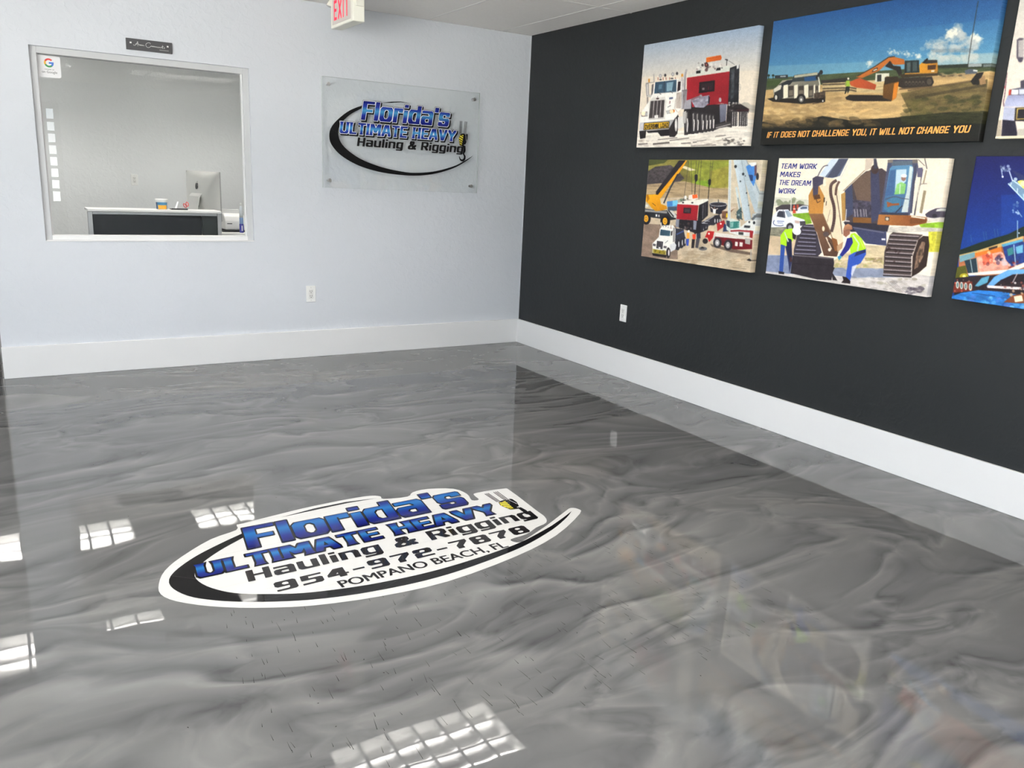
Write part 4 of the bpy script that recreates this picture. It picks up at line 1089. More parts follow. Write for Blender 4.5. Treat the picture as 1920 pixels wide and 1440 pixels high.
    P.poly([(515, 270), (550, 250), (620, 260), (620, 320), (570, 345), (565, 420), (520, 440)], (78, 74, 92)); P.poly([(520, 430), (580, 420), (590, 460), (530, 470)], (96, 66, 44)); P.line([(540, 440), (560, 500), (590, 480)], 6, (80, 56, 40))
    P.poly([(615, 280), (640, 275), (640, 340), (612, 345)], (236, 226, 206))
    P.line(catmull([(740, 290), (690, 330), (685, 420), (715, 540), (715, 660), (690, 770)], 6), 28, (88, 68, 66)); P.line(catmull([(765, 300), (740, 350), (730, 430)], 5), 22, (104, 80, 72)); P.line([(740, 430), (765, 600), (790, 790)], 7, (96, 76, 66))
    P.line([(625, 450), (622, 495)], 10, (60, 46, 40)); P.line([(645, 485), (640, 525)], 7, (90, 70, 56)); P.line([(610, 600), (700, 830)], 7, (130, 108, 88)); P.line([(680, 560), (650, 680)], 4, (150, 130, 110))
    P.poly([(545, 740), (610, 770), (720, 860), (760, 940), (740, 1000), (620, 990), (580, 860)], (124, 94, 72), grad=((92, 68, 56), (560, 760), (720, 990))); P.line([(640, 820), (690, 930)], 12, (216, 200, 180)); P.line([(660, 850), (730, 960)], 9, (70, 54, 48)); P.ell(672, 935, 14, 16, (236, 226, 210)); P.ell(615, 740, 12, 24, (230, 214, 186)); P.ell(640, 790, 28, 24, (96, 84, 84))
    P.poly([(690, 820), (740, 840), (760, 940), (720, 950)], (140, 94, 56)); P.poly([(740, 900), (800, 860), (790, 920), (745, 960)], (184, 150, 116))
    # workers
    hv = (176, 226, 42)
    P.poly([(220, 885), (262, 880), (250, 1010), (240, 1150), (205, 1140), (215, 990)], (54, 88, 160)); P.poly([(262, 900), (300, 900), (325, 1030), (300, 1150), (290, 1050)], (48, 54, 92)); P.poly([(200, 1130), (252, 1140), (250, 1160), (200, 1155)], (40, 34, 40))
    P.poly([(218, 800), (260, 745), (330, 735), (360, 800), (310, 880), (270, 900), (216, 880)], hv); P.poly([(275, 820), (320, 840), (325, 1010), (300, 1040), (275, 900)], (36, 42, 74)); P.line([(255, 770), (290, 860)], 12, (200, 216, 190)); P.poly([(325, 760), (365, 790), (355, 840), (330, 830)], (54, 44, 50)); P.ell(367, 760, 42, 36, (238, 238, 240), rot=.5); P.poly([(302, 1000), (322, 1000), (325, 1040), (305, 1050)], (84, 54, 50))
    P.poly([(850, 990), (920, 950), (1010, 920), (1010, 980), (960, 1060), (890, 1100), (860, 1230), (820, 1210), (840, 1060)], (58, 92, 176)); P.poly([(880, 1090), (930, 1070), (880, 1180), (870, 1160)], (226, 226, 236), .8); P.poly([(790, 1180), (830, 1190), (865, 1225), (862, 1250), (780, 1240), (800, 1215)], (48, 36, 38)); P.poly([(930, 940), (1000, 925), (1010, 960), (900, 1000)], (38, 48, 100))
    P.poly([(850, 860), (870, 790), (905, 780), (970, 830), (1010, 930), (900, 960), (870, 975)], hv); P.line([(890, 800), (945, 880), (930, 950)], 14, (196, 212, 190)); P.line([(950, 830), (990, 920)], 8, (206, 220, 120))
    P.poly([(835, 830), (880, 820), (890, 870), (850, 940), (790, 1000), (765, 985), (815, 900)], (44, 48, 130)); P.poly([(745, 1000), (775, 985), (785, 1005), (760, 1035)], (60, 150, 190)); P.poly([(800, 750), (865, 755), (860, 790), (825, 820), (800, 800)], (150, 104, 84)); P.poly([(800, 750), (812, 712), (845, 695), (880, 712), (886, 745), (870, 752)], (190, 142, 106), grad=((150, 104, 80), (840, 700), (850, 760)))
    P.grain(4)
    return P

def picture_night():
    P = Picture([(282, 61), (2742, 56), (2341, 1634), (66, 1301)], 420, 280, 11)
    P.poly([(0, 0), (2800, 0), (2800, 1700), (0, 1700)], (20, 26, 92), grad=((16, 62, 138), (600, 60), (640, 760)))
    P.poly([(500, 400), (2700, 300), (2700, 900), (500, 760)], (20, 70, 150), .5)
    P.poly([(130, 880), (320, 810), (560, 740), (720, 660), (1000, 640), (1800, 760), (2600, 700), (2600, 1000), (130, 960)], (28, 46, 36), tex=.25, scale=(5, 12))
    for x, y in ((235, 745), (345, 720), (365, 715), (440, 695), (465, 690)):
        P.line([(x, y), (x + 10, y + 70)], 6, (60, 96, 140), .8)
    P.line([(642, 620), (642, 770)], 8, (150, 176, 200)); P.ell(655, 730, 6, 6, (230, 240, 255))
    # lit boom
    P.poly([(560, 300), (610, 270), (650, 290), (740, 380), (1100, 760), (1060, 800), (690, 430)], (150, 180, 190), .75); P.line([(560, 300), (690, 435), (1080, 820)], 9, (206, 226, 232)); P.line([(600, 270), (740, 370), (1120, 740)], 9, (196, 216, 222))
    for k in range(9):
        P.line([(590 + 52 * k, 290 + 50 * k), (580 + 60 * k, 320 + 58 * k)], 6, (216, 230, 234))
    P.poly([(640, 280), (690, 265), (760, 300), (760, 380), (690, 340)], (240, 226, 110)); P.ell(700, 300, 34, 24, (255, 246, 170)); P.poly([(590, 180), (700, 230), (760, 290), (660, 270)], (60, 66, 96), .6)
    P.line([(570, 190), (600, 280)], 9, (216, 226, 236)); P.blobs(22, (490, 140, 590, 200), (6, 14), [(216, 226, 236), (110, 126, 150), (40, 46, 90)], .9); P.line([(500, 170), (512, 240)], 7, (190, 206, 220)); P.ell(513, 241, 9, 9, (236, 242, 246)); P.ell(625, 262, 16, 16, (170, 186, 200))
    P.line([(1500, 100), (1300, 900)], 26, (150, 176, 190), .8); P.line([(1900, 60), (1700, 1000)], 40, (120, 150, 170), .7)
    P.blobs(10, (600, 450, 660, 560), (6, 14), [(206, 216, 226), (96, 120, 160)], .9); P.line([(640, 530), (680, 590)], 6, (170, 190, 206))
    # illuminated machine house
    P.poly([(130, 940), (300, 890), (680, 760), (1000, 700), (2500, 780), (2400, 1200), (300, 1100), (130, 1080)], (176, 112, 76), tex=.3, scale=(8, 14))
    P.poly([(135, 920), (300, 880), (690, 755), (690, 790), (400, 880), (140, 960)], (196, 166, 110)); P.poly([(135, 930), (270, 895), (270, 940), (140, 985)], (120, 160, 170))
    P.poly([(270, 905), (500, 850), (505, 890), (280, 930)], (206, 120, 40)); P.poly([(290, 940), (500, 890), (560, 960), (560, 1040), (310, 1075)], (226, 160, 142), tex=.25, scale=(6, 6))
    P.poly([(180, 970), (285, 945), (300, 1070), (210, 1080)], (40, 62, 74)); P.line([(232, 960), (250, 1075)], 6, (190, 206, 206)); P.line([(285, 945), (300, 1070)], 6, (190, 190, 180))
    P.poly([(330, 920), (420, 900), (430, 990), (345, 1010)], (226, 112, 84), tex=.3, scale=(5, 5)); P.blobs(22, (340, 900, 520, 1010), (6, 18), [(240, 150, 120), (150, 60, 50), (240, 210, 190), (90, 50, 60)], .8)
    P.poly([(390, 860), (470, 838), (465, 858), (395, 880)], (60, 40, 30)); P.blobs(14, (440, 940, 560, 1000), (8, 20), [(40, 40, 70), (206, 196, 200), (70, 60, 90)], .8)
    P.poly([(510, 840), (680, 800), (720, 820), (720, 980), (590, 1020), (540, 960)], (36, 60, 122), tex=.3, scale=(5, 5)); P.poly([(550, 870), (600, 850), (610, 910), (560, 930)], (60, 130, 130)); P.poly([(625, 850), (690, 830), (690, 900), (635, 910)], (110, 170, 196)); P.line([(610, 830), (625, 1000)], 8, (170, 200, 216)); P.poly([(500, 830), (690, 780), (690, 800), (515, 850)], (90, 160, 190))
    P.blobs(10, (560, 980, 640, 1030), (6, 16), [(150, 50, 50), (230, 220, 220), (110, 40, 60)], .8)
    P.poly([(210, 1080), (560, 1045), (740, 970), (740, 1010), (560, 1080), (220, 1100)], (230, 222, 214))
    P.poly([(100, 1030), (190, 1010), (210, 1120), (90, 1130)], (90, 92, 30)); P.ell(178, 1106, 40, 26, (226, 206, 40), .6); P.ell(178, 1106, 14, 12, (255, 246, 150))
    P.poly([(100, 1120), (300, 1100), (720, 1090), (2400, 1180), (2350, 1400), (90, 1290)], (46, 34, 40), tex=.4, scale=(8, 16))
    P.poly([(270, 1190), (330, 1120), (400, 1100), (380, 1160), (300, 1195)], (96, 160, 186)); P.poly([(370, 1195), (440, 1110), (560, 1050), (740, 1040), (740, 1080), (600, 1090), (480, 1150), (420, 1200)], (110, 166, 214)); P.poly([(490, 1140), (600, 1090), (720, 1085), (720, 1150), (500, 1170)], (40, 26, 36))
    P.line([(380, 1195), (740, 1215)], 22, (230, 216, 214)); P.blobs(20, (480, 1160, 740, 1200), (5, 12), [(60, 40, 46), (226, 220, 216), (150, 90, 80)], .9); P.line([(600, 1160), (640, 1080)], 7, (206, 196, 196)); P.ell(720, 1120, 36, 50, (30, 24, 34))
    P.poly([(80, 1160), (250, 1150), (250, 1230), (80, 1250)], (120, 50, 34)); P.blobs(18, (85, 1130, 230, 1240), (4, 9), [(226, 120, 90), (60, 26, 26), (240, 180, 150)], .8)
    for k, x in enumerate((120, 155, 192, 232)):
        P.ell(x, 1180 + 6 * k, 14, 32, (214, 214, 206)); P.ell(x, 1180 + 6 * k, 8, 22, (96, 130, 130))
    P.poly([(70, 1280), (150, 1250), (300, 1225), (520, 1240), (760, 1290), (1400, 1300), (2400, 1400), (2400, 1700), (60, 1340)], (44, 118, 186), tex=.25, scale=(8, 20)); P.blobs(50, (100, 1270, 740, 1390), (6, 22), [(90, 170, 216), (30, 84, 150), (110, 126, 206), (150, 206, 236)], .6, 1.6)
    P.line([(245, 1250), (450, 1278)], 5, (26, 60, 110), .8); P.poly([(520, 1330), (600, 1270), (720, 1250), (740, 1340), (640, 1340)], (130, 74, 44)); P.poly([(610, 1280), (680, 1270), (690, 1320), (620, 1330)], (250, 226, 196))
    P.blobs(20, (500, 1200, 740, 1280), (6, 16), [(70, 40, 30), (226, 190, 150), (40, 30, 40)], .7)
    P.grain(4)
    return P

def picture_white_truck():
    P = Picture([(421, -216), (3422, -744), (2910, 1211), (155, 1271)], 360, 240, 13)
    P.poly([(0, -800), (3500, -800), (3500, 1400), (0, 1400)], (206, 202, 194), grad=((226, 214, 200), (600, 0), (640, 1000)))
    # cab continuing out to the right of what the photograph shows
    P.poly([(620, 240), (900, -100), (1900, -250), (2300, 0), (2500, 1100), (600, 1150)], (226, 224, 220)); P.poly([(900, 100), (1700, -20), (1680, 360), (880, 430)], (60, 84, 100)); P.poly([(1000, 520), (1600, 470), (1560, 940), (1000, 960)], (80, 76, 80))
    for k in range(8):
        P.line([(1040 + 70 * k, 515), (1035 + 68 * k, 955)], 12, (190, 188, 190))
    P.poly([(358, 360), (382, 345), (420, 345), (420, 540), (380, 565), (355, 525)], (90, 84, 96)); P.poly([(372, 368), (420, 360), (420, 520), (372, 520)], (176, 170, 168)); P.ell(392, 548, 22, 20, (80, 76, 90))
    P.line([(267, 660), (245, 880), (233, 930), (240, 975)], 7, (80, 40, 56)); P.poly([(258, 690), (230, 730), (240, 765), (252, 760)], (236, 176, 186)); P.poly([(250, 780), (234, 795), (244, 812)], (206, 40, 60))
    P.poly([(392, 740), (450, 720), (450, 800), (395, 810)], (70, 66, 80)); P.poly([(290, 820), (380, 800), (450, 800), (450, 870), (280, 872)], (96, 96, 110)); P.poly([(312, 822), (372, 818), (372, 862), (308, 864)], (246, 244, 240)); P.poly([(288, 818), (310, 820), (302, 868), (280, 872)], (176, 60, 46)); P.poly([(380, 815), (450, 812), (450, 860), (380, 862)], (200, 204, 216))
    P.poly([(276, 872), (470, 866), (1000, 850), (1000, 960), (240, 978), (250, 930)], (150, 154, 186), grad=((180, 184, 206), (280, 870), (300, 980)))
    P.poly([(240, 980), (345, 985), (330, 1105), (226, 1095)], (176, 180, 200)); P.poly([(345, 985), (1100, 940), (1100, 1110), (335, 1108)], (36, 32, 40)); P.poly([(360, 990), (1000, 955), (1000, 1060), (352, 1095)], (190, 166, 90)); P.poly([(372, 1000), (1000, 970), (1000, 1050), (362, 1085)], (40, 36, 44))
    P.poly([(226, 1095), (345, 1105), (370, 1250), (215, 1250)], (40, 38, 56)); P.poly([(370, 1180), (1100, 1150), (1100, 1250), (360, 1250)], (190, 184, 172))
    P.poly([(140, 1100), (215, 1100), (215, 1250), (130, 1250)], (140, 130, 110), .6); P.poly([(140, 1120), (172, 1110), (165, 1200), (135, 1200)], (70, 110, 160), .7); P.line([(180, 1100), (160, 1245)], 8, (40, 44, 66)); P.line([(134, 1192), (165, 1194)], 7, (226, 232, 240))
    P.poly([(100, 1250), (3000, 1170), (3000, 1300), (100, 1300)], (236, 226, 196)); P.poly([(100, 1275), (3000, 1200), (3000, 1400), (100, 1400)], (196, 206, 54), tex=.2, scale=(4, 20))
    P.grain(4)
    return P

# ------------------------------------------------------------ lettering drawn with a broad pen
# glyph: (width, [polylines]) in a unit cap-height box; the skeleton runs on the middle of the stroke
def _o(x0, y0, x1, y1, c=.16, k=.16):
    return [(x0 + c, y0), (x1 - c, y0), (x1, y0 + k), (x1, y1 - k), (x1 - c, y1), (x0 + c, y1), (x0, y1 - k), (x0, y0 + k), (x0 + c, y0)]
XH = .74
GLYPHS = {
 'A': (.88, [[(0, 0), (.36, 1), (.64, 1), (1, 0)], [(.16, .30), (.84, .30)]]),
 'B': (.78, [[(0, 0), (.86, 0), (1, .12), (1, .40), (.88, .5), (1, .60), (1, .88), (.86, 1), (0, 1), (0, 0)], [(0, .5), (.88, .5)]]),
 'C': (.76, [[(1, .70), (1, .86), (.84, 1), (.16, 1), (0, .84), (0, .16), (.16, 0), (.84, 0), (1, .14), (1, .30)]]),
 'D': (.80, [[(0, 0), (.78, 0), (1, .2), (1, .8), (.78, 1), (0, 1), (0, 0)]]),
 'E': (.70, [[(1, 1), (0, 1), (0, 0), (1, 0)], [(0, .5), (.86, .5)]]),
 'F': (.68, [[(0, 0), (0, 1), (1, 1)], [(0, .5), (.84, .5)]]),
 'G': (.80, [[(1, .74), (1, .86), (.84, 1), (.16, 1), (0, .84), (0, .16), (.16, 0), (.84, 0), (1, .16), (1, .46), (.55, .46)]]),
 'H': (.80, [[(0, 0), (0, 1)], [(1, 0), (1, 1)], [(0, .5), (1, .5)]]),
 'I': (.26, [[(.5, 0), (.5, 1)]]),
 'K': (.80, [[(0, 0), (0, 1)], [(1, 1), (.28, .5), (1, 0)], [(0, .5), (.3, .5)]]),
 'L': (.66, [[(0, 1), (0, 0), (1, 0)]]),
 'M': (1.02, [[(0, 0), (0, 1), (.12, 1), (.5, .30), (.88, 1), (1, 1), (1, 0)]]),
 'N': (.82, [[(0, 0), (0, 1), (.1, 1), (.9, 0), (1, 0), (1, 1)]]),
 'O': (.80, [_o(0, 0, 1, 1)]),
 'P': (.76, [[(0, 0), (0, 1), (.84, 1), (1, .86), (1, .58), (.84, .44), (0, .44)]]),
 'R': (.80, [[(0, 0), (0, 1), (.84, 1), (1, .86), (1, .60), (.84, .46), (0, .46)], [(.55, .46), (1, 0)]]),
 'S': (.76, [[(1, .86), (1, .88), (.86, 1), (.14, 1), (0, .87), (0, .62), (.14, .5), (.86, .5), (1, .38), (1, .13), (.86, 0), (.14, 0), (0, .12), (0, .14)]]),
 'T': (.72, [[(0, 1), (1, 1)], [(.5, 1), (.5, 0)]]),
 'U': (.80, [[(0, 1), (0, .16), (.16, 0), (.84, 0), (1, .16), (1, 1)]]),
 'V': (.86, [[(0, 1), (.44, 0), (.56, 0), (1, 1)]]),
 'W': (1.16, [[(0, 1), (.2, 0), (.3, 0), (.5, .8), (.7, 0), (.8, 0), (1, 1)]]),
 'X': (.84, [[(0, 1), (1, 0)], [(0, 0), (1, 1)]]),
 'Y': (.84, [[(0, 1), (.5, .42), (1, 1)], [(.5, .42), (.5, 0)]]),
 'Z': (.76, [[(0, 1), (1, 1), (0, 0), (1, 0)]]),
 'a': (.74, [[(.05, XH), (.84, XH), (1, XH - .12), (1, 0)], [(1, .40), (.14, .40), (0, .30), (0, .12), (.14, 0), (1, 0)]]),
 'd': (.74, [[(1, 1), (1, 0)], [(1, 0), (.16, 0), (0, .14), (0, XH - .14), (.16, XH), (1, XH)]]),
 'g': (.74, [[(1, XH), (1, -.16), (.84, -.28), (.05, -.28)], [(1, 0), (.16, 0), (0, .14), (0, XH - .14), (.16, XH), (1, XH)]]),
 'i': (.26, [[(.5, 0), (.5, XH - .10)], [(.5, .985), (.5, 1)]]),
 'l': (.26, [[(.5, 0), (.5, 1)]]),
 'n': (.74, [[(0, 0), (0, XH), (.84, XH), (1, XH - .14), (1, 0)]]),
 'o': (.76, [_o(0, 0, 1, XH, .16, .13)]),
 'r': (.54, [[(0, 0), (0, XH), (1, XH), (1, XH - .10)]]),
 's': (.70, [[(1, XH - .1), (1, XH - .04), (.9, XH), (.12, XH), (0, XH - .1), (0, .45), (.12, .35), (.88, .35), (1, .25), (1, .1), (.88, 0), (.1, 0), (0, .06), (0, .1)]]),
 'u': (.74, [[(0, XH), (0, .14), (.16, 0), (1, 0)], [(1, 0), (1, XH)]]),
 'v': (.70, [[(0, XH), (.5, 0), (1, XH)]]),
 'w': (.98, [[(0, XH), (.25, 0), (.5, XH * .8), (.75, 0), (1, XH)]]),
 'e': (.72, [[(0, .36), (1, .36), (1, XH - .13), (.86, XH), (.14, XH), (0, XH - .13), (0, .13), (.14, 0), (.95, 0)]]),
 '&': (.90, [[(1, 0), (.22, .74), (.22, .9), (.34, 1), (.56, 1), (.66, .9), (.66, .74), (.1, .36), (0, .26), (0, .1), (.14, 0), (.55, 0), (1, .48)]]),
 '0': (.78, [_o(0, 0, 1, 1)]),
 '2': (.78, [[(0, .74), (0, .88), (.14, 1), (.86, 1), (1, .88), (1, .62), (.86, .5), (.14, .5), (0, .38), (0, 0), (1, 0)]]),
 '4': (.80, [[(.80, 0), (.80, 1), (.58, 1), (0, .34), (0, .26), (1, .26)]]),
 '5': (.78, [[(1, 1), (.04, 1), (0, .54), (.86, .54), (1, .44), (1, .12), (.86, 0), (0, 0)]]),
 '7': (.78, [[(0, 1), (1, 1), (1, .84), (.44, .3), (.44, 0)]]),
 '8': (.80, [_o(0, .5, 1, 1, .14, .12), _o(0, 0, 1, .5, .14, .12)]),
 '9': (.78, [[(1, .5), (.14, .5), (0, .62), (0, .88), (.14, 1), (.86, 1), (1, .88), (1, .12), (.86, 0), (.04, 0)]]),
 '-': (.50, [[(.1, .42), (.9, .42)]]),
 "'": (.22, [[(.55, 1), (.45, .86)]]),
 ',': (.22, [[(.6, .02), (.4, -.14)]]),
 ' ': (.36, []),
}

def hull(pts):
    pts = sorted(set((round(x, 5), round(y, 5)) for x, y in pts))
    def half(ps):
        h = []
        for p in ps:
            while len(h) > 1 and (h[-1][0] - h[-2][0]) * (p[1] - h[-2][1]) - (h[-1][1] - h[-2][1]) * (p[0] - h[-2][0]) <= 0:
                h.pop()
            h.append(p)
        return h
    a, b = half(pts), half(pts[::-1])
    return a[:-1] + b[:-1]

def stroke_text(text, px, py, gap, grow=0.0, serif=0.0, stencil=False):
    """Convex polygons of a word set with a rectangular pen (px wide, py tall, in cap heights) and its width."""
    out, x = [], 0.0
    for ch in text:
        w, lines = GLYPHS[ch]
        w = max(w, px)
        sx, sy = w - px, 1.0 - py
        a, b = px / 2 + grow, py / 2 + grow
        def P(p):
            return (x + px / 2 + p[0] * sx, py / 2 + p[1] * sy)
        for ln in lines:
            q = [P(p) for p in ln]
            for (x0, y0), (x1, y1) in zip(q[:-1], q[1:]):
                c = min(a, b) * 0.22
                pen = [(-a + c, -b), (a - c, -b), (a, -b + c), (a, b - c), (a - c, b), (-a + c, b), (-a, b - c), (-a, -b + c)]
                out.append(hull([(x0 + dx, y0 + dy) for dx, dy in pen] + [(x1 + dx, y1 + dy) for dx, dy in pen]))
        if serif and ch != ' ':
            for ln in lines:
                for (p, r) in ((ln[0], ln[1]), (ln[-1], ln[-2])):
                    if abs(p[0] - r[0]) < .02 and p[1] in (0, 1) and ln[0] != ln[-1]:
                        (cx, cy) = P(p); s = 1 if p[1] == 1 else -1
                        yb = cy + s * (py / 2 + grow); yi = cy - s * (py * .45 + grow)
                        out.append(hull([(cx - px / 2 - serif - grow, yb), (cx + px / 2 + serif + grow, yb), (cx + px / 2 + grow, yi), (cx - px / 2 - grow, yi)]))
        x += w + gap
    return out, x - gap

def bfont_polys(text):
    """Plain sans lettering from Blender's built-in font, as triangles in cap heights."""
    cu = bpy.data.curves.new('tmp', 'FONT')
    cu.body = text
    o = bpy.data.objects.new('tmp', cu)
    COL.objects.link(o)
    bpy.context.view_layer.update()
    me = bpy.data.meshes.new_from_object(o.evaluated_get(bpy.context.evaluated_depsgraph_get()))
    vs = [(v.co.x, v.co.y) for v in me.vertices]
    ps = [[vs[i] for i in f.vertices] for f in me.polygons]
    bpy.data.objects.remove(o)
    bpy.data.curves.remove(cu)
    bpy.data.meshes.remove(me)
    x0 = min(v[0] for v in vs); x1 = max(v[0] for v in vs)
    cap = 0.70
    return [[((x - x0) / cap, y / cap) for x, y in p] for p in ps], (x1 - x0) / cap

def flat(name, polys, m, parent, frame, lift):
    """Flat polygons -> one mesh; frame maps (x, y, lift) into the parent's space."""
    vs, fs = [], []
    for k, p in enumerate(polys):
        b = len(vs)
        vs += [frame(x, y, lift + (k % 16) * 1.5e-5) for x, y in p]       # strokes overlap: each a hair above the last
        fs.append(tuple(range(b, b + len(p))))
    return mesh_obj(name, vs, fs, m, parent)

def fit(polys, w, x0, x1, y0, h, slant=0.0):
    s = (x1 - x0 - slant * h) / w
    return [[(x0 + x * s + slant * y * h, y0 + y * h) for x, y in p] for p in polys]

def ngon(pts):
    tri = tessellate_polygon([[Vector((x, y, 0)) for x, y in pts]])
    return [[pts[i] for i in t] for t in tri]

def grad_mat(name, axis, stops, rough=0.3, coat=0.0):
    """Principled material whose colour runs along one object axis; stops are (metres, colour)."""
    m = bpy.data.materials.new(name)
    m.use_nodes = True
    nt = m.node_tree
    p = nt.nodes['Principled BSDF']
    tc = nt.nodes.new('ShaderNodeTexCoord')
    sp = nt.nodes.new('ShaderNodeSeparateXYZ')
    nt.links.new(tc.outputs['Object'], sp.inputs[0])
    mr = nt.nodes.new('ShaderNodeMapRange')
    a, b = stops[0][0], stops[-1][0]
    mr.inputs['From Min'].default_value = a
    mr.inputs['From Max'].default_value = b
    nt.links.new(sp.outputs[axis], mr.inputs['Value'])
    r = nt.nodes.new('ShaderNodeValToRGB')
    el = r.color_ramp.elements
    el[0].position, el[0].color = 0.0, srgb(stops[0][1])
    el[1].position, el[1].color = 1.0, srgb(stops[-1][1])
    for v, col in stops[1:-1]:
        el.new((v - a) / (b - a)).color = srgb(col)
    nt.links.new(mr.outputs[0], r.inputs['Fac'])
    nt.links.new(r.outputs['Color'], p.inputs['Base Color'])
    p.inputs['Roughness'].default_value = rough
    p.inputs['Specular IOR Level'].default_value = 0.25
    return m

# ------------------------------------------------------------ the company emblem, laid out in millimetres
def crescent(outer, inner, tip):
    o = catmull([(x, y, 0) for x, y in outer], 6)
    i = catmull([(x, y, 0) for x, y in inner + [tip]], 6)
    n = 90
    def resample(p):
        p = np.array([q[:2] for q in p]); d = np.r_[0, np.cumsum(np.hypot(*np.diff(p, axis=0).T))]
        t = np.linspace(0, d[-1], n)
        return np.c_[np.interp(t, d, p[:, 0]), np.interp(t, d, p[:, 1])]
    A, B = resample(o), resample(i)
    return [[tuple(A[k]), tuple(A[k + 1]), tuple(B[k + 1]), tuple(B[k])] for k in range(n - 1)]

def bar(p0, p1, w):
    dx, dy = p1[0] - p0[0], p1[1] - p0[1]
    l = math.hypot(dx, dy)
    nx, ny = -dy / l * w / 2, dx / l * w / 2
    return [(p0[0] + nx, p0[1] + ny), (p0[0] - nx, p0[1] - ny), (p1[0] - nx, p1[1] - ny), (p1[0] + nx, p1[1] + ny)]

def words(parent, name, text, px, py, gap, place, m, frame, lift):
    polys, w = stroke_text(text, px, py, gap)
    x, cut = 0.0, [0.0]
    for ch in text:
        x += max(GLYPHS[ch][0], px) + gap
        if ch == ' ':
            cut.append(x - gap - .18)
    cut.append(1e9)
    for a, b in zip(cut[:-1], cut[1:]):
        part = [p for p in polys if a <= sum(q[0] for q in p) / len(p) < b]
        flat(name, fit(part, w, *place), m, parent, frame, lift)

def emblem(parent, frame, L, mats, z0, dz, outline):
    """L: layout of the emblem; layers stacked from z0 in steps of dz."""
    flat('swoosh', crescent(L['outer'], L['inner'], L['outer'][-1]), mats['black'], parent, frame, z0)
    flat('swoosh_tail', ngon(L['top']), mats['black'], parent, frame, z0)
    for key, text, pen, gap, serif, slant in (('florida', "Florida's", (.25, .145), .06, 0, .16), ('ultimate', 'ULTIMATE HEAVY', (.25, .16), .085, .055, .12)):
        x0, x1, y0, h = L[key]
        g = outline / h
        polys, w = stroke_text(text, pen[0], pen[1], gap, 0, serif)
        wide, _ = stroke_text(text, pen[0], pen[1], gap, g, serif)
        sh = fit(wide, w, x0, x1, y0, h, slant)
        d = L['shadow']
        flat('letter_shadow', sh if mats.get('white') is None else [[(x + d, y - d) for x, y in p] for p in sh] + sh, mats['black'], parent, frame, z0 + dz)
        if mats.get('white') is not None:
            mid, _ = stroke_text(text, pen[0], pen[1], gap, g * .62, serif)
            flat('letter_outline', fit(mid, w, x0, x1, y0, h, slant), mats['white'], parent, frame, z0 + 2 * dz)
        flat('lettering', fit(polys, w, x0, x1, y0, h, slant), mats[key], parent, frame, z0 + 3 * dz)
    x0, x1, y0, h = L['hauling']
    words(parent, 'lettering', 'Hauling & Rigging', .24, .16, .09, (x0, x1, y0, h, .14), mats['ink'], frame, z0 + 1.5 * dz)
    # crane block and hook
    cx, cy, s, sv = L['hook']                 # origin at the middle of the block, scale of x, scale of y
    H_ = lambda pts: [(cx + x * s, cy + y * sv) for x, y in pts]
    ropes = [H_(bar((x, 42), (x + 5 + .12 * x, 138), 3.6)) for x in (-30, -23, -16, 8, 16, 24)]
    flat('hook_ropes', ropes, mats['ink'], parent, frame, z0 + 2 * dz)
    flat('hook_block', [H_([(-38, 8), (-28, 36), (-10, 46), (36, 48), (42, 40), (40, 6), (22, -38), (6, -52), (-26, -46)])], mats['black'], parent, frame, z0 + 2.2 * dz)
    yel = ngon(H_([(-36, 8), (-26, 32), (4, 36), (0, 10), (-8, -46), (-24, -42)]))
    flat('block_plate', yel, mats['yellow'], parent, frame, z0 + 2.6 * dz)
    st = [H_(bar(a, b, 6.5)) for a, b in (((-31, 20), (2, 4)), ((-33, 2), (-2, -12)), ((-28, -16), (-4, -28)), ((-22, 33), (3, 22)), ((-26, -34), (-7, -42)))]
    flat('block_stripes', st, mats['black'], parent, frame, z0 + 2.9 * dz)
    flat('block_highlights', [H_(bar((14, 44), (30, 44), 3)), H_(bar((24, 38), (30, -10), 2.5)), H_(bar((10, -40), (22, -36), 5))], mats['steel'], parent, frame, z0 + 2.9 * dz)
    c_out = catmull([(24, -44, 0), (26, -84, 0), (16, -104, 0), (28, -124, 0), (24, -150, 0), (4, -164, 0), (-18, -158, 0), (-28, -140, 0), (-30, -124, 0)], 6)
    c_in = catmull([(-24, -130, 0), (-14, -146, 0), (2, -148, 0), (12, -136, 0), (12, -122, 0), (2, -106, 0), (6, -84, 0), (8, -46, 0)], 6)
    flat('hook', ngon(H_([p[:2] for p in c_out + c_in])), mats['black'], parent, frame, z0 + 2.4 * dz)

BLUE_D, BLUE_L = (22, 28, 120), (76, 158, 206)

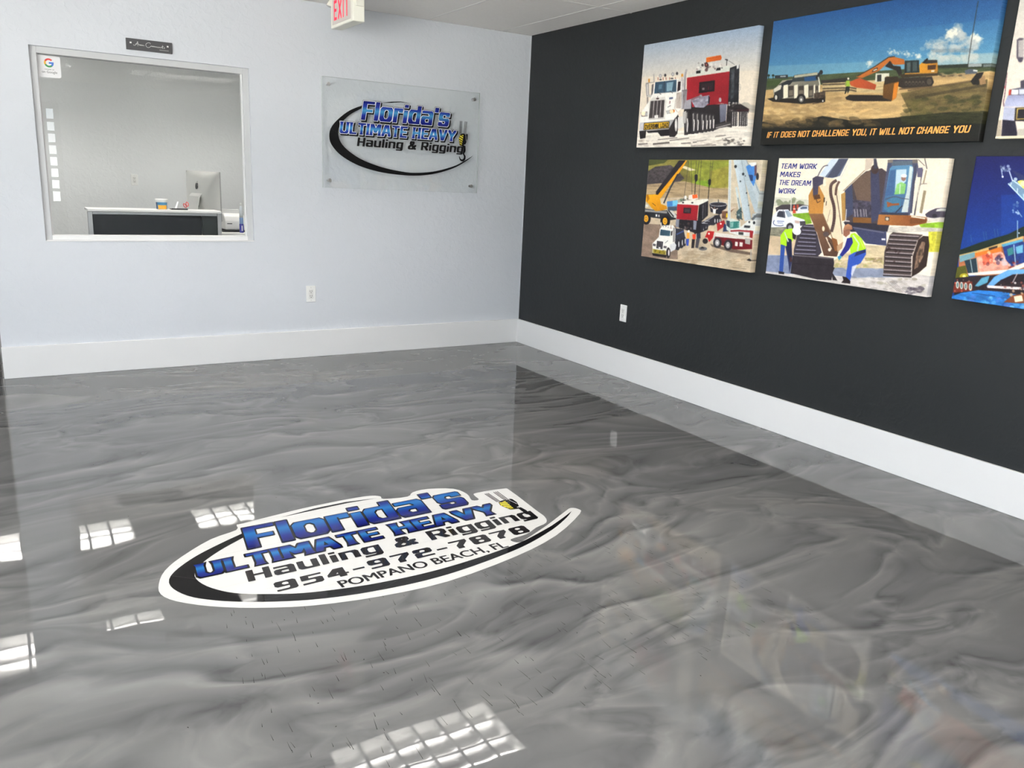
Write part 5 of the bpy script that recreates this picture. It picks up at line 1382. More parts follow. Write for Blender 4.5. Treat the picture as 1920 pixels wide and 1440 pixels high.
# wall sign: clear acrylic plate held off the wall by four studs
SX, SZ, SW, SH = -1.708, 1.225, 1.245, 0.745
M_ACRYL = glass_material('clear_acrylic', (0.990, 0.996, 0.992), 0.03)
sign = empty('wall_sign', (SX, 0, SZ))
tag(sign, 'clear acrylic wall sign with blue company lettering and black swoosh', 'sign')
box('acrylic_plate', (0, -0.032, 0), (SW, -0.024, SH), M_ACRYL, sign, 0.0012, 1)
M_EDGE = mat('acrylic_edge', (0.50, 0.55, 0.53), 0.25)
for (a_, b_) in (((-.0006, -.0324, 0), (0, -.0236, SH)), ((SW, -.0324, 0), (SW + .0006, -.0236, SH)), ((0, -.0324, -.0008), (SW, -.0236, 0)), ((0, -.0324, SH), (SW, -.0236, SH + .0006))):
    box('plate_edge', a_, b_, M_EDGE, sign)
for (x, z) in ((.047, SH - .047), (SW - .047, SH - .05), (.05, .05), (SW - .05, .05)):
    bm = bmesh.new()
    add_cyl(bm, (x, 0, z), (x, -0.024, z), 0.009, seg=16)
    add_cyl(bm, (x, -0.032, z), (x, -0.037, z), 0.0135, 0.0115, 20)
    o = bm_obj('standoff_stud', bm, M_METAL, sign)
    o['label'] = 'round brushed steel stud'
SIGN = dict(outer=[(291, 576), (201, 537), (116, 473), (62, 410), (48, 352), (65, 294), (135, 225), (258, 165), (406, 128), (558, 112), (715, 110), (875, 131), (1038, 181), (1153, 244), (1203, 283)],
            inner=[(287, 557), (208, 512), (151, 462), (121, 420), (115, 365), (140, 305), (207, 249), (302, 201), (443, 160), (597, 136), (714, 131), (874, 149), (1037, 195), (1140, 246)],
            top=[(441, 607), (515, 621), (590, 629), (682, 622), (590, 624), (515, 613)],
            florida=(282, 1000, 479, 130), ultimate=(122, 1050, 377, 80), hauling=(252, 1118, 297, 60), hook=(1108, 394, .98, .98), shadow=8)
k_ = 0.001
sfr = lambda x, y, l: (x * k_, -0.0325 - l, y * k_)
smats = dict(black=mat('sign_black', (0.006, 0.006, 0.007), 0.5, spec=0.15), white=mat('sign_white', (0.80, 0.81, 0.86), 0.4), ink=mat('sign_ink', (0.012, 0.011, 0.012), 0.5, spec=0.15),
             yellow=mat('sign_yellow', (0.72, 0.62, 0.05), 0.4), steel=mat('sign_grey', (0.55, 0.55, 0.56), 0.4),
             florida=grad_mat('sign_blue_large', 2, [(.470, (16, 16, 96)), (.512, (24, 42, 140)), (.545, (70, 146, 190)), (.572, (26, 50, 148)), (.612, (18, 20, 104))]),
             ultimate=grad_mat('sign_blue_small', 2, [(.370, (18, 20, 104)), (.395, (34, 64, 156)), (.418, (72, 148, 196)), (.44, (28, 56, 150)), (.462, (18, 24, 108))]))
emblem(sign, sfr, SIGN, smats, 0.0002, 0.0004, 6)

# floor decal of the same emblem with telephone number and town
DEC_A = math.radians(2.103)
decal = empty('floor_decal', (-3.076, -3.295, 0.0), DEC_A)
tag(decal, 'white floor sticker with blue company lettering, telephone number and town', 'floor decal')
FL = dict(outer=[(101, 402), (-5, 345), (-114, 276), (-199, 195), (-232, 125), (-221, 48), (-172, -30), (-57, -118), (129, -205), (342, -252), (594, -262), (909, -212), (1115, -140), (1250, -68), (1322, -16)],
          inner=[(82, 358), (-19, 291), (-98, 222), (-140, 165), (-150, 105), (-128, 32), (-71, -44), (18, -102), (149, -160), (365, -205), (623, -214), (920, -176), (1110, -116), (1220, -68)],
          top=[(250, 470), (400, 497), (540, 503), (672, 482), (540, 488), (400, 480)],
          florida=(62, 1010, 246, 190), ultimate=(-143, 1058, 108, 102), hauling=(-8, 1172, 5, 80), hook=(1130, 165, 1.05, 1.08), shadow=6)
white_edge = [(70, 432), (84, 478), (110, 482), (280, 508), (400, 522), (560, 528), (655, 520), (690, 494), (690, 462), (790, 440), (832, 474), (908, 480), (1010, 430), (1032, 350), (1014, 280), (1045, 272), (1052, 322), (1075, 342), (1205, 332), (1222, 296), (1196, 60), (1188, -12), (1158, -62), (1095, -82), (1025, -116), (945, -126), (946, -156), (965, -164), (1002, -150), (1146, -84), (1294, -6), (1340, 14), (1362, -8), (1338, -52), (1120, -180), (877, -258), (570, -306), (330, -290), (121, -242), (-36, -172), (-153, -96), (-237, -14), (-270, 55), (-262, 128), (-226, 216), (-152, 300), (-32, 394)]
ffr = lambda x, y, l: (x * k_, y * k_, l)
dm = lambda n, c: mat(n, c, 0.04, spec=0.28)
dmats = dict(black=dm('decal_black', (0.006, 0.006, 0.007)), white=None, ink=dm('decal_ink', (0.012, 0.011, 0.012)), yellow=dm('decal_yellow', (0.70, 0.60, 0.04)), steel=dm('decal_grey', (0.5, 0.5, 0.5)),
             florida=grad_mat('decal_blue_large', 1, [(.245, (14, 14, 76)), (.30, (17, 33, 108)), (.37, (22, 89, 148)), (.41, (16, 41, 113)), (.437, (14, 17, 80))], 0.04),
             ultimate=grad_mat('decal_blue_small', 1, [(.106, (14, 14, 76)), (.14, (16, 38, 112)), (.175, (25, 94, 148)), (.198, (16, 43, 113)), (.212, (14, 19, 80))], 0.04))
flat('vinyl_backing', ngon([p[:2] for p in catmull([(x, y, 0) for x, y in white_edge], 3, True)]), dm('decal_white', (0.50, 0.50, 0.49)), decal, ffr, 0.0006)
emblem(decal, ffr, FL, dmats, 0.0010, 0.0004, 7)
p9, w9 = stroke_text('954-972-7878', .28, .17, .16)
flat('telephone_number', fit(p9, w9, 52, 1060, -106, 66, .10), dmats['ink'], decal, ffr, 0.0014)
pt, wt = bfont_polys('POMPANO BEACH, FL')
bold = []
for dx, dy in ((-.036, 0), (-.012, .010), (.012, -.010), (.036, 0)):
    bold += [[(x + dx, y + dy) for x, y in q] for q in pt]
flat('town_name', fit(bold, wt, 246, 902, -178, 50, .0), dmats['ink'], decal, ffr, 0.0014)

# ------------------------------------------------------------ canvases on the dark wall
M_CANVAS = bpy.data.materials.new('printed_canvas')
M_CANVAS.use_nodes = True
_nt = M_CANVAS.node_tree
_p = _nt.nodes['Principled BSDF']
_at = _nt.nodes.new('ShaderNodeAttribute'); _at.attribute_name = 'print'
_nt.links.new(_at.outputs['Color'], _p.inputs['Base Color'])
_p.inputs['Roughness'].default_value = 0.5
_p.inputs['Specular IOR Level'].default_value = 0.3
CT = 0.038
def canvas(P, u0, u1, v0, v1, label):
    """Stretched canvas: the print covers the face and wraps round the edges. u runs along the wall from the corner."""
    W, Hh = P.W, P.H
    a = np.clip(P.a, 0, 255) / 255
    lin = np.where(a <= 0.04045, a / 12.92, ((a + 0.055) / 1.055) ** 2.4)
    lin = 1.04 * lin ** 1.14
    um, w, h = (u0 + u1) / 2, u1 - u0, v1 - v0
    gx = np.linspace(0, w, W); gy = np.linspace(h, 0, Hh)
    Y, Z = np.meshgrid(w / 2 - gx, gy)
    front = np.c_[np.full(W * Hh, -CT - 0.002), Y.ravel(), Z.ravel()]
    idx = np.arange(W * Hh).reshape(Hh, W)
    ring = np.r_[idx[0, :], idx[1:, -1], idx[-1, -2::-1], idx[-2:0:-1, 0]]
    back = front[ring].copy(); back[:, 0] = -0.002
    V = np.r_[front, back]
    n = len(ring); b0 = W * Hh
    q = np.stack([idx[:-1, :-1].ravel(), idx[1:, :-1].ravel(), idx[1:, 1:].ravel(), idx[:-1, 1:].ravel()], 1)
    nx = np.roll(np.arange(n), -1)
    s = np.stack([ring, ring[nx], b0 + nx, b0 + np.arange(n)], 1)
    Q = np.r_[q, s]
    me = bpy.data.meshes.new('canvas_print')
    me.vertices.add(len(V)); me.vertices.foreach_set('co', V.ravel().astype(np.float32))
    me.loops.add(Q.size); me.loops.foreach_set('vertex_index', Q.ravel().astype(np.int32))
    me.polygons.add(len(Q)); me.polygons.foreach_set('loop_start', np.arange(0, Q.size, 4, dtype=np.int32))
    me.update(calc_edges=True)
    at = me.attributes.new('print', 'FLOAT_COLOR', 'POINT')
    c = np.ones((len(V), 4), np.float32)
    c[:W * Hh, :3] = lin.reshape(-1, 3); c[W * Hh:, :3] = lin.reshape(-1, 3)[ring]
    at.data.foreach_set('color', c.ravel())
    me.materials.append(M_CANVAS)
    t = empty('canvas_picture', (0, -um, v0))
    tag(t, label, 'picture', 'canvas prints on the charcoal wall')
    link(bpy.data.objects.new('canvas_print', me), t)
    bm = bmesh.new()
    for (x0, x1, z0, z1) in ((-w / 2 + .004, -w / 2 + .04, .004, h - .004), (w / 2 - .04, w / 2 - .004, .004, h - .004), (-w / 2 + .04, w / 2 - .04, .004, .04), (-w / 2 + .04, w / 2 - .04, h - .04, h - .004)):
        add_box(bm, (-.034, x0, z0), (-.003, x1, z1))
    bm_obj('stretcher_frame', bm, mat('stretcher_pine', (0.5, 0.36, 0.2), 0.7, noise=(20, .2)), t)
    return t, w, h

c1, _, _ = canvas(picture_truck(), 1.429, 2.392, 1.580, 2.215, 'canvas print of a white heavy-haul truck with a red load under a pale sky')
c2, w2, h2 = canvas(picture_jobsite(), 2.491, 3.718, 1.581, 2.222, 'wide canvas print of an orange excavator on sand under blue sky, orange slogan below')
c3, _, _ = canvas(picture_cranes(), 1.566, 2.527, 0.878, 1.502, 'canvas print of two cranes lifting a red load beside a white truck')
c4, w4, h4 = canvas(picture_excavator(), 2.639, 3.603, 0.888, 1.511, 'canvas print of two workers in green vests at an excavator, blue slogan in the corner')
c5, _, _ = canvas(picture_night(), 3.722, 4.686, 0.898, 1.519, 'canvas print of machinery lit at night under a deep blue sky')
c6, _, _ = canvas(picture_white_truck(), 3.790, 4.750, 1.592, 2.222, 'canvas print of a truck front on pale ground with a green lower edge')

# slogans on two of the prints
def slogan(parent, w, h, polys, m):
    flat('slogan', polys, m, parent, lambda x, y, l: (-CT - 0.0022 - l, w / 2 - x, y), 0.0004)
ps, ws = stroke_text('IF IT DOES NOT CHALLENGE YOU, IT WILL NOT CHANGE YOU', .22, .15, .11)
slogan(c2, w2, h2, fit(ps, ws, .043, 1.186, .038, .031, .20), mat('slogan_orange', srgb(226, 160, 78), 0.5))
M_SB = mat('slogan_blue', srgb(56, 62, 128), 0.5)
for text, x1, y in (('TEAM WORK', .256, .5685), ('MAKES', .158, .5255), ('THE DREAM', .233, .4825), ('WORK', .140, .4385)):
    ps, ws = stroke_text(text, .22, .155, .11)
    slogan(c4, w4, h4, fit(ps, ws, .019, x1, y, .0275, .16), M_SB)

# ------------------------------------------------------------ power outlets
def outlet(loc, rz, label):
    t = empty('power_outlet', loc, rz)          # local -y looks out of the wall
    box('cover_plate', (-.035, -.006, -.059), (.035, 0, .059), M_WHITE, t, .0025, 2)
    f = box('receptacle_face', (-.0168, -.0085, -.0335), (.0168, -.005, .0335), mat('receptacle_plastic', (0.70, 0.70, 0.68), 0.4), t, .001, 1)
    for z in (-.017, .017):
        for x in (-.0065, .0065):
            box('slot', (x - .0012, -.0092, z - .001), (x + .0012, -.0083, z + .008), M_SLOT, f)
        cyl('ground_hole', (0, -.0083, z - .008), (0, -.0092, z - .008), .0028, M_SLOT, f, seg=12)
    for z in (-.0455, .0455):
        cyl('screw', (0, -.005, z), (0, -.0072, z), .0032, M_METAL, t, seg=12)
    return tag(t, label, 'outlet')
outlet((-1.7985, 0, .466), 0, 'white outlet low on the light grey wall under the acrylic sign')
outlet((0, -1.3815, .461), math.radians(-90), 'white outlet low on the charcoal wall near the corner')
outlet((-2.406, YB, 1.163), 0, 'white outlet on the office wall seen through the window')

# ------------------------------------------------------------ name plate over the window
plate = empty('name_plate', (-2.798, 0, 2.006))
tag(plate, 'small dark grey name plate with white script above the office window', 'sign')
box('plate', (-.132, -.012, 0), (.132, 0, .065), mat('plate_grey', (0.055, 0.055, 0.06), 0.35), plate, .001, 1)
M_SCRIPT = mat('plate_white', (0.75, 0.75, 0.74), 0.5)
pfr = lambda x, y, l: (x - .132, -.0122 - l, y)
def pen(curves, w):
    out = []
    for c in curves:
        q = catmull([(x, y, 0) for x, y in c], 5)
        out += [bar(a[:2], b[:2], w) for a, b in zip(q[:-1], q[1:]) if math.dist(a, b) > 1e-6]
    return out
script = [[(.040, .030), (.047, .026), (.058, .034), (.066, .050), (.0665, .030), (.065, .024)], [(.052, .035), (.062, .037), (.072, .036)],
          [(.072, .031), (.075, .034), (.077, .029), (.080, .034), (.082, .029), (.085, .034), (.087, .029), (.090, .033), (.092, .029), (.095, .033), (.098, .030), (.104, .031)],
          [(.138, .044), (.136, .050), (.126, .050), (.114, .043), (.112, .032), (.118, .024), (.128, .023), (.138, .029)],
          [(.138, .029), (.142, .034), (.145, .030), (.148, .034), (.151, .029), (.154, .034), (.157, .029), (.160, .034), (.163, .029), (.166, .033), (.170, .029), (.174, .033), (.178, .028), (.183, .033), (.187, .028), (.192, .033), (.197, .028), (.203, .033), (.207, .029)],
          [(.209, .045), (.207, .028), (.211, .027)], [(.203, .037), (.214, .038)], [(.218, .035), (.216, .031), (.220, .029), (.216, .026)]]
flat('script_lettering', pen(script, .0019), M_SCRIPT, plate, pfr, .0003)
flat('small_print', pen([[(.190 + .006 * k, .014), (.192 + .006 * k, .017), (.194 + .006 * k, .013)] for k in range(9)], .0011), M_SCRIPT, plate, pfr, .0003)
for x in (.026, .238):
    box('fixing', (x - .132 - .005, -.0135, .036), (x - .132 + .005, -.012, .045), M_SCRIPT, plate)

# ------------------------------------------------------------ sticker on the glass
stick = empty('window_sticker', (-3.351, .0548, 1.866))
tag(stick, 'white square sticker with a four-colour letter G on the window pane', 'sticker')
rr_ = [(.061 - .012 + .012 * math.cos(t), .061 - .012 + .012 * math.sin(t)) for t in np.linspace(0, math.pi / 2, 6)]
sq = rr_ + [(-x, y) for x, y in rr_[::-1]] + [(-x, -y) for x, y in rr_] + [(x, -y) for x, y in rr_[::-1]]
kfr = lambda x, y, l: (x, -l, y)
flat('sticker_sheet', [sq], mat('sticker_white', (0.74, 0.74, 0.75), 0.4), stick, kfr, .0002)
flat('sticker_back', [sq[::-1]], mat('sticker_liner', (0.25, 0.25, 0.25), 0.6), stick, kfr, .0001)
def arc(a0, a1, r0, r1, cx, cy, n=10):
    t = np.radians(np.linspace(a0, a1, n))
    return [[(cx + r0 * math.cos(a), cy + r0 * math.sin(a)), (cx + r1 * math.cos(a), cy + r1 * math.sin(a)), (cx + r1 * math.cos(b), cy + r1 * math.sin(b)), (cx + r0 * math.cos(b), cy + r0 * math.sin(b))] for a, b in zip(t[:-1], t[1:])]
gx, gy = 0.0, .021
for nm, col, ps in (('logo_red', (200, 52, 46), arc(42, 152, .0155, .0255, gx, gy)), ('logo_yellow', (226, 170, 46), arc(152, 206, .0155, .0255, gx, gy)),
                    ('logo_green', (52, 140, 76), arc(206, 312, .0155, .0255, gx, gy)), ('logo_blue', (60, 110, 200), arc(312, 362, .0155, .0255, gx, gy) + [[(gx, gy - .005), (gx + .0255, gy - .005), (gx + .0255, gy + .005), (gx, gy + .005)]])):
    flat(nm, ps, mat('sticker_' + nm, srgb(col), 0.4), stick, kfr, .0004)
for text, w, y, h in (('review us', .050, -.019, .008), ('on Google', .080, -.037, .0135)):
    ps, ws = bfont_polys(text)
    flat('sticker_text', fit(ps, ws, -w / 2, w / 2, y, h), mat('sticker_ink', (0.03, 0.03, 0.03), 0.5), stick, kfr, .0004)

# ------------------------------------------------------------ exit sign hanging from the lobby ceiling
ex = empty('exit_sign', (-1.676, -.45, 2.243))
tag(ex, 'white EXIT sign with red letters and lamp heads hanging from the ceiling', 'exit sign')
M_EX = mat('exit_sign_housing', (0.80, 0.79, 0.70), 0.45)
box('housing', (-.042, -.20, 0), (.036, .20, .186), M_EX, ex, .006, 3)
box('letter_panel', (-.0445, -.165, .018), (-.041, .165, .172), mat('exit_panel', (0.62, 0.58, 0.54), 0.5), ex, .002, 1)
pe, we = stroke_text('EXIT', .19, .15, .30)
efr = lambda x, y, l: (-.0446 - l, -x, y)
flat('exit_lettering', fit(pe, we, -.13, .13, .040, .120), mat('exit_red', (0.80, 0.010, 0.05), 0.4, emit=((1.0, 0.01, 0.06), 0.55)), ex, efr, .0004)
box('mount_canopy', (-.05, -.07, .186), (.044, .07, .197), M_EX, ex, .003, 2)
for s in (-1, 1):
    y = s * .20
    hd = empty('lamp_head', (0, 0, 0)); hd.parent = ex
    bm = bmesh.new()
    add_box(bm, (-.026, min(y, y + s * .012), .088), (.028, max(y, y + s * .012), .150), .003, 2)
    add_cyl(bm, (0, y + s * .010, .135), (0, y + s * .030, .150), .012, seg=14)
    bm_obj('head_bracket', bm, M_EX, hd)
    bm = bmesh.new()
    add_cyl(bm, (0, y + s * .052, .192), (-.010, y + s * .062, .148), .024, .038, 28)
    bm_obj('head_shell', bm, M_EX, hd)
    bm = bmesh.new()
    add_cyl(bm, (-.010, y + s * .062, .148), (-.011, y + s * .0632, .143), .039, .037, 28)
    bm_obj('head_ring', bm, M_METAL, hd)
    bm = bmesh.new()
    add_cyl(bm, (-.011, y + s * .0630, .1432), (-.0112, y + s * .0634, .1418), .031, .026, 24)
    bm_obj('head_lens', bm, mat('lamp_lens', (0.30, 0.30, 0.33), 0.08), hd)

# ------------------------------------------------------------ office behind the window
M_ALU = mat('desk_aluminium', (0.60, 0.61, 0.62), 0.35, metal=0.6)
M_TOP = mat('desk_white_laminate', (0.82, 0.82, 0.81), 0.35)
M_PANEL = mat('desk_panel_dark', (0.012, 0.015, 0.018), 0.45, spec=0.25)
desk = empty('reception_desk', (-2.30, 2.0, 0))
tag(desk, 'reception desk with dark front panel in a pale frame behind the window', 'desk')
def dbox(name, a, b, m, bv=.002, parent=None):
    return box(name, (a[0] + 2.30, a[1] - 2.0, a[2]), (b[0] + 2.30, b[1] - 2.0, b[2]), m, parent or desk, bv, 1)
dbox('counter_top', (-3.085, 1.58, .948), (-2.060, 1.86, .967), M_TOP)
dbox('frame_post', (-3.085, 1.59, 0), (-3.052, 1.63, .947), M_ALU)
dbox('frame_post', (-2.092, 1.59, 0), (-2.060, 1.63, .947), M_ALU)
dbox('frame_rail', (-3.051, 1.592, .925), (-2.093, 1.628, .947), M_ALU)
dbox('frame_rail', (-3.051, 1.592, .04), (-2.093, 1.628, .07), M_ALU)
dbox('dark_panel', (-3.051, 1.602, .071), (-2.222, 1.618, .924), M_PANEL)
dbox('dark_panel', (-2.216, 1.602, .071), (-2.093, 1.618, .924), mat('desk_panel_smoke', (0.022, 0.028, 0.028), 0.45, spec=0.25))
dbox('work_top', (-2.90, 1.865, .735), (-1.42, 2.62, .762), M_TOP)
for x in (-2.85, -1.5):
    for y in (1.95, 2.55):
        dbox('leg', (x - .025, y - .025, 0), (x + .025, y + .025, .734), M_ALU)
dbox('counter_support', (-2.95, 1.78, .763), (-2.08, 1.80, .947), M_TOP)

# all-in-one computer seen from behind
def imac():
    n = Vector((-.969, -.25, 0)).normalized()            # the back looks this way
    t = empty('desktop_computer', (-2.075, 2.20, .7622), math.atan2(n.y, n.x) + math.pi / 2)      # local -y = back
    tag(t, 'silver all-in-one computer seen from behind on the office desk', 'computer')
    M_SIL = mat('silver_aluminium', (0.70, 0.70, 0.68), 0.38, metal=0.55)
    W, Z0, Z1, N = .325, .10, .530, 24
    vs, fs = [], []
    zc = (Z0 + Z1) / 2; hz = (Z1 - Z0) / 2
    for j in range(N + 1):
        for i in range(N + 1):
            u, v = -1 + 2 * i / N, -1 + 2 * j / N
            b = (1 - abs(u) ** 2.4) ** .75 * (1 - abs(v) ** 2.8) ** .7
            vs.append((u * W, -.006 - .058 * b, zc + v * hz))
    for j in range(N):
        for i in range(N):
            a = j * (N + 1) + i
            fs.append((a, a + 1, a + N + 2, a + N + 1))
    mesh_obj('back_shell', vs, fs, M_SIL, t, True)
    box('edge_band', (-W, -.006, Z0), (W, .006, Z1), mat('silver_edge', (0.42, 0.42, 0.42), 0.4, metal=.5), t, .002, 2)
    box('screen', (-W + .004, .0062, Z0 + .075), (W - .004, .0075, Z1 - .004), mat('screen_black', (0.01, 0.01, 0.012), 0.1), t)
    # curved stand
    prof = [(-.030, .325), (-.052, .334), (-.075, .330), (-.092, .308), (-.112, .22), (-.135, .11), (-.150, .03), (-.152, .008)]
    sv, sf = [], []
    hw = .095
    for k, (y, z) in enumerate(prof):
        for x in (-hw, hw):
            sv.append((x, y, z)); sv.append((x, y + .009, z - .006))
    for k in range(len(prof) - 1):
        a = 4 * k; b = a + 4
        sf += [(a, a + 2, b + 2, b), (a + 1, b + 1, b + 3, a + 3), (a, b, b + 1, a + 1), (a + 2, a + 3, b + 3, b + 2)]
    sf += [(0, 1, 3, 2), (28, 30, 31, 29)]
    mesh_obj('stand_neck', sv, sf, M_SIL, t)
    box('stand_foot', (-hw, -.155, 0), (hw, .055, .008), M_SIL, t, .002, 1)
    # fruit emblem
    body = catmull([(0, .021, 0), (.010, .026, 0), (.021, .022, 0), (.0255, .014, 0), (.019, .007, 0), (.0185, -.001, 0), (.0255, -.008, 0), (.021, -.021, 0), (.012, -.031, 0), (0, -.028, 0), (-.012, -.031, 0), (-.022, -.019, 0), (-.027, -.002, 0), (-.024, .015, 0), (-.012, .026, 0)], 4, True)
    leaf = [(.001, .027), (.002, .036), (.012, .043), (.011, .034)]
    lz = .40
    def back_y(x, z):
        u, v = x / W, (z - zc) / hz
        return -.006 - .058 * (1 - abs(u) ** 2.4) ** .75 * (1 - abs(v) ** 2.8) ** .7
    flat('fruit_emblem', ngon([p[:2] for p in body]) + [leaf], mat('emblem_black', (0.012, 0.012, 0.012), 0.2), t, lambda x, y, l: (x, back_y(x, lz + y) - l, lz + y), .0025)
    cyl('cable_hole', (0, -.060, .225), (0, -.066, .225), .018, M_SLOT, t)
imac()

# small things on the counter
tub = empty('plastic_tub', (-2.512, 1.72, .967))
tag(tub, 'white plastic tub with blue and orange label on the desk counter', 'tub')
lathe('tub_body', [(.040, 0), (.043, .002), (.047, .070), (.047, .074)], M_WHITE, tub)
lathe('tub_lid', [(.050, .070), (.0505, .072), (.0505, .084), (.049, .086)], M_WHITE, tub)
def wrap_label(name, a0, a1, z0, z1, m, dr=.0006):
    vs, fs = [], []
    for i in range(13):
        a = math.radians(a0 + (a1 - a0) * i / 12)
        for z in (z0, z1):
            r = .043 + .004 * z / .07 + dr
            vs.append((r * math.cos(a), r * math.sin(a), z))
    for i in range(12):
        fs.append((2 * i, 2 * i + 2, 2 * i + 3, 2 * i + 1))
    mesh_obj(name, vs, fs, m, tub)
wrap_label('label_band', 190, 330, .004, .060, mat('tub_label_blue', srgb(66, 130, 170), .4))
wrap_label('label_panel', 190, 214, .004, .060, mat('tub_label_navy', srgb(46, 62, 96), .4), .001)
wrap_label('label_picture', 222, 316, .004, .036, mat('tub_label_orange', srgb(226, 160, 40), .4, noise=(60, .35)), .001)
tray = empty('desk_tray', (-2.385, 1.74, .967))
tag(tray, 'low black tray on the desk counter beside the tub', 'tray')
box('tray_base', (-.055, -.05, 0), (.075, .05, .006), M_SLOT, tray, .001, 1)
box('tray_lip', (-.055, -.05, .006), (.075, -.046, .012), M_SLOT, tray)
card = mesh_obj('paper_card', [(-.012, -.02, 0), (.004, -.02, 0), (.026, .0, .062), (.014, .0, .058), (-.0115, -.0195, 0), (.0045, -.0195, 0), (.0265, .0005, .062), (.0145, .0005, .058)],
                [(0, 1, 2, 3), (7, 6, 5, 4), (0, 4, 5, 1), (1, 5, 6, 2), (2, 6, 7, 3), (3, 7, 4, 0)], mat('paper_white', (0.84, 0.84, 0.84), .6))
card.location = (-2.398, 1.745, .9735)
tag(card, 'white paper card leaning up from the black tray', 'paper')
sc = empty('scissors', (-2.315, 1.735, .9735))
tag(sc, 'red-handled scissors standing beside the computer', 'scissors')
M_RED = mat('scissor_red', (0.62, 0.06, 0.05), 0.4)
def torus(name, c, rx, rz, r, m, parent, tilt):
    vs, fs = [], []
    A, B = 18, 8
    for i in range(A):
        t = 2 * math.pi * i / A
        x, z = rx * math.cos(t), rz * math.sin(t)
        x, z = x * math.cos(tilt) - z * math.sin(tilt), x * math.sin(tilt) + z * math.cos(tilt)
        for k in range(B):
            p = 2 * math.pi * k / B
            vs.append((c[0] + x + r * math.cos(p) * math.cos(t + tilt), c[1] + r * math.sin(p), c[2] + z + r * math.cos(p) * math.sin(t + tilt)))
    for i in range(A):
        for k in range(B):
            fs.append((i * B + k, ((i + 1) % A) * B + k, ((i + 1) % A) * B + (k + 1) % B, i * B + (k + 1) % B))
    return mesh_obj(name, vs, fs, m, parent, True)
torus('handle', (-.010, 0, .028), .009, .018, .0035, M_RED, sc, .5)
torus('handle', (.010, .004, .040), .009, .018, .0035, M_RED, sc, .2)
box('blade', (.002, 0, 0), (.006, .003, .020), M_METAL, sc)

# printer corner to the right of the panel
pr = empty('desktop_printer', (-1.840, 2.16, .7775))
tag(pr, 'white desktop printer at the right end of the office desk', 'printer')
bm = bmesh.new()
sec = [(-.13, 0), (.13, 0), (.13, .13), (-.02, .150), (-.09, .125), (-.13, .085)]
A_ = [bm.verts.new((-.095, y, z)) for y, z in sec]; B_ = [bm.verts.new((.095, y, z)) for y, z in sec]
bm.faces.new(A_); bm.faces.new(B_[::-1])
for i in range(6):
    bm.faces.new((A_[i], B_[i], B_[(i + 1) % 6], A_[(i + 1) % 6]))
bmesh.ops.bevel(bm, geom=list(bm.edges), offset=.014, segments=3, profile=.5, affect='EDGES')
bm_obj('printer_body', bm, M_TOP, pr, True)
box('output_slot', (-.075, -.1335, .055), (-.030, -.1285, .062), M_SLOT, pr)
paper = box('paper_stack', (-1.93, 2.24, .9265), (-1.755, 2.30, .955), mat('paper_white', (0.84, 0.84, 0.84), .6))
tag(paper, 'white ream of paper resting on the printer', 'paper')
env = box('envelope_stack', (-1.69, 2.10, .7622), (-1.60, 2.34, .885), mat('kraft_beige', (0.46, 0.38, 0.28), .7, noise=(30, .15)), bevel=.003)
tag(env, 'beige stack of envelopes between the printer and the spray bottle', 'envelopes')
tr = empty('black_mat', (-1.840, 2.16, .7622))
tag(tr, 'flat black mat under the white printer', 'mat')
box('mat_sheet', (-.12, -.16, 0), (.12, .16, .010), mat('mat_black', (0.02, 0.02, 0.02), .6), tr, .004, 2)
box('mat_rim', (-.12, -.16, .010), (.12, -.148, .015), mat('mat_black', (0.02, 0.02, 0.02), .6), tr, .002, 1)
bot = empty('spray_bottle', (-1.808, 1.94, .7622))
tag(bot, 'slim clear bottle with blue label by the right window jamb', 'bottle')
M_CLR = mat('bottle_clear', (0.66, 0.70, 0.74), .15)
lathe('bottle_base', [(.017, 0), (.019, .003), (.019, .075), (.018, .08)], mat('bottle_label_navy', srgb(52, 56, 140), .3), bot)
lathe('bottle_liquid', [(.0175, .08), (.0175, .13), (.0165, .135)], mat('bottle_blue', srgb(130, 160, 206), .2), bot)
lathe('bottle_neck', [(.0165, .135), (.016, .20), (.010, .235), (.007, .24)], M_CLR, bot)
lathe('bottle_cap', [(.008, .24), (.008, .262), (.006, .266)], M_WHITE, bot)
box('label_text', (-.004, -.0200, .018), (.004, -.0186, .064), M_WHITE, bot)

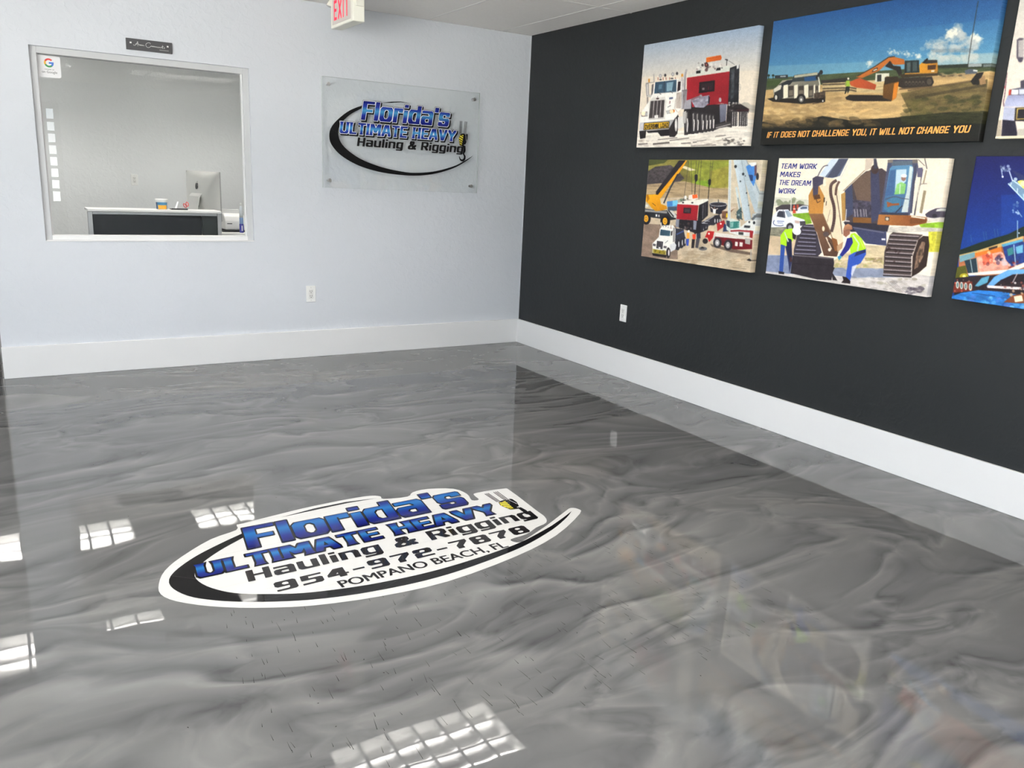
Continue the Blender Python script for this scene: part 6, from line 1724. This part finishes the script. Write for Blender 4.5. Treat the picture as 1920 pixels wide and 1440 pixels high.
# filing cabinet past the free end of the partition
cab = empty('filing_cabinet', (-4.075, .60, 0))
tag(cab, 'black filing cabinet just past the free end of the light wall', 'cabinet')
M_CAB = mat('cabinet_black', (0.012, 0.012, 0.013), .45)
box('cabinet_body', (-.31, -.34, .01), (.31, .32, 1.04), M_CAB, cab, .004, 2)
for k in range(3):
    d = box('drawer_front', (-.295, -.357, .05 + .325 * k), (.295, -.341, .365 + .325 * k), M_CAB, cab, .003, 1)
    box('handle', (-.06, -.372, .20 + .325 * k), (.06, -.358, .215 + .325 * k), M_METAL, d, .002, 1)

# ------------------------------------------------------------ specks in the floor coat, and dark slivers painted as reflection streaks
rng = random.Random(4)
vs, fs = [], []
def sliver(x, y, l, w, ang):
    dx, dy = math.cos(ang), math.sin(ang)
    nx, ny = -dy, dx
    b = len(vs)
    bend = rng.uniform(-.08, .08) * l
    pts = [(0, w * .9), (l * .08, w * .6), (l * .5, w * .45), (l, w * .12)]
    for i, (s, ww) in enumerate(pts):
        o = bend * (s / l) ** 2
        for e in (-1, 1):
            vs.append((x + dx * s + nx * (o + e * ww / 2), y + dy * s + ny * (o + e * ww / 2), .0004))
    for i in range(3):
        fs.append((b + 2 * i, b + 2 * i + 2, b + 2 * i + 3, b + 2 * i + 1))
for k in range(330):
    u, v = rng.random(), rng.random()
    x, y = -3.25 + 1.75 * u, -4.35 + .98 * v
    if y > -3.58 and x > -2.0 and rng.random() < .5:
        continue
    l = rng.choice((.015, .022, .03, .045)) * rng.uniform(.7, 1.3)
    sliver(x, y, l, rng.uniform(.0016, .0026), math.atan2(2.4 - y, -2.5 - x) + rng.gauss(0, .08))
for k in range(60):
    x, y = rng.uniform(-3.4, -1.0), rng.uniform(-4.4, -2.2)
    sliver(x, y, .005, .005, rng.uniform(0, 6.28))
nib = mesh_obj('reflection_streaks_and_specks', vs, fs, mat('streak_speck_dark', (0.012, 0.012, 0.012), .9, spec=0.0))
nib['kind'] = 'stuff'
tag(nib, 'short dark painted reflection streaks, and specks in the glossy floor coat', 'streaks and specks')
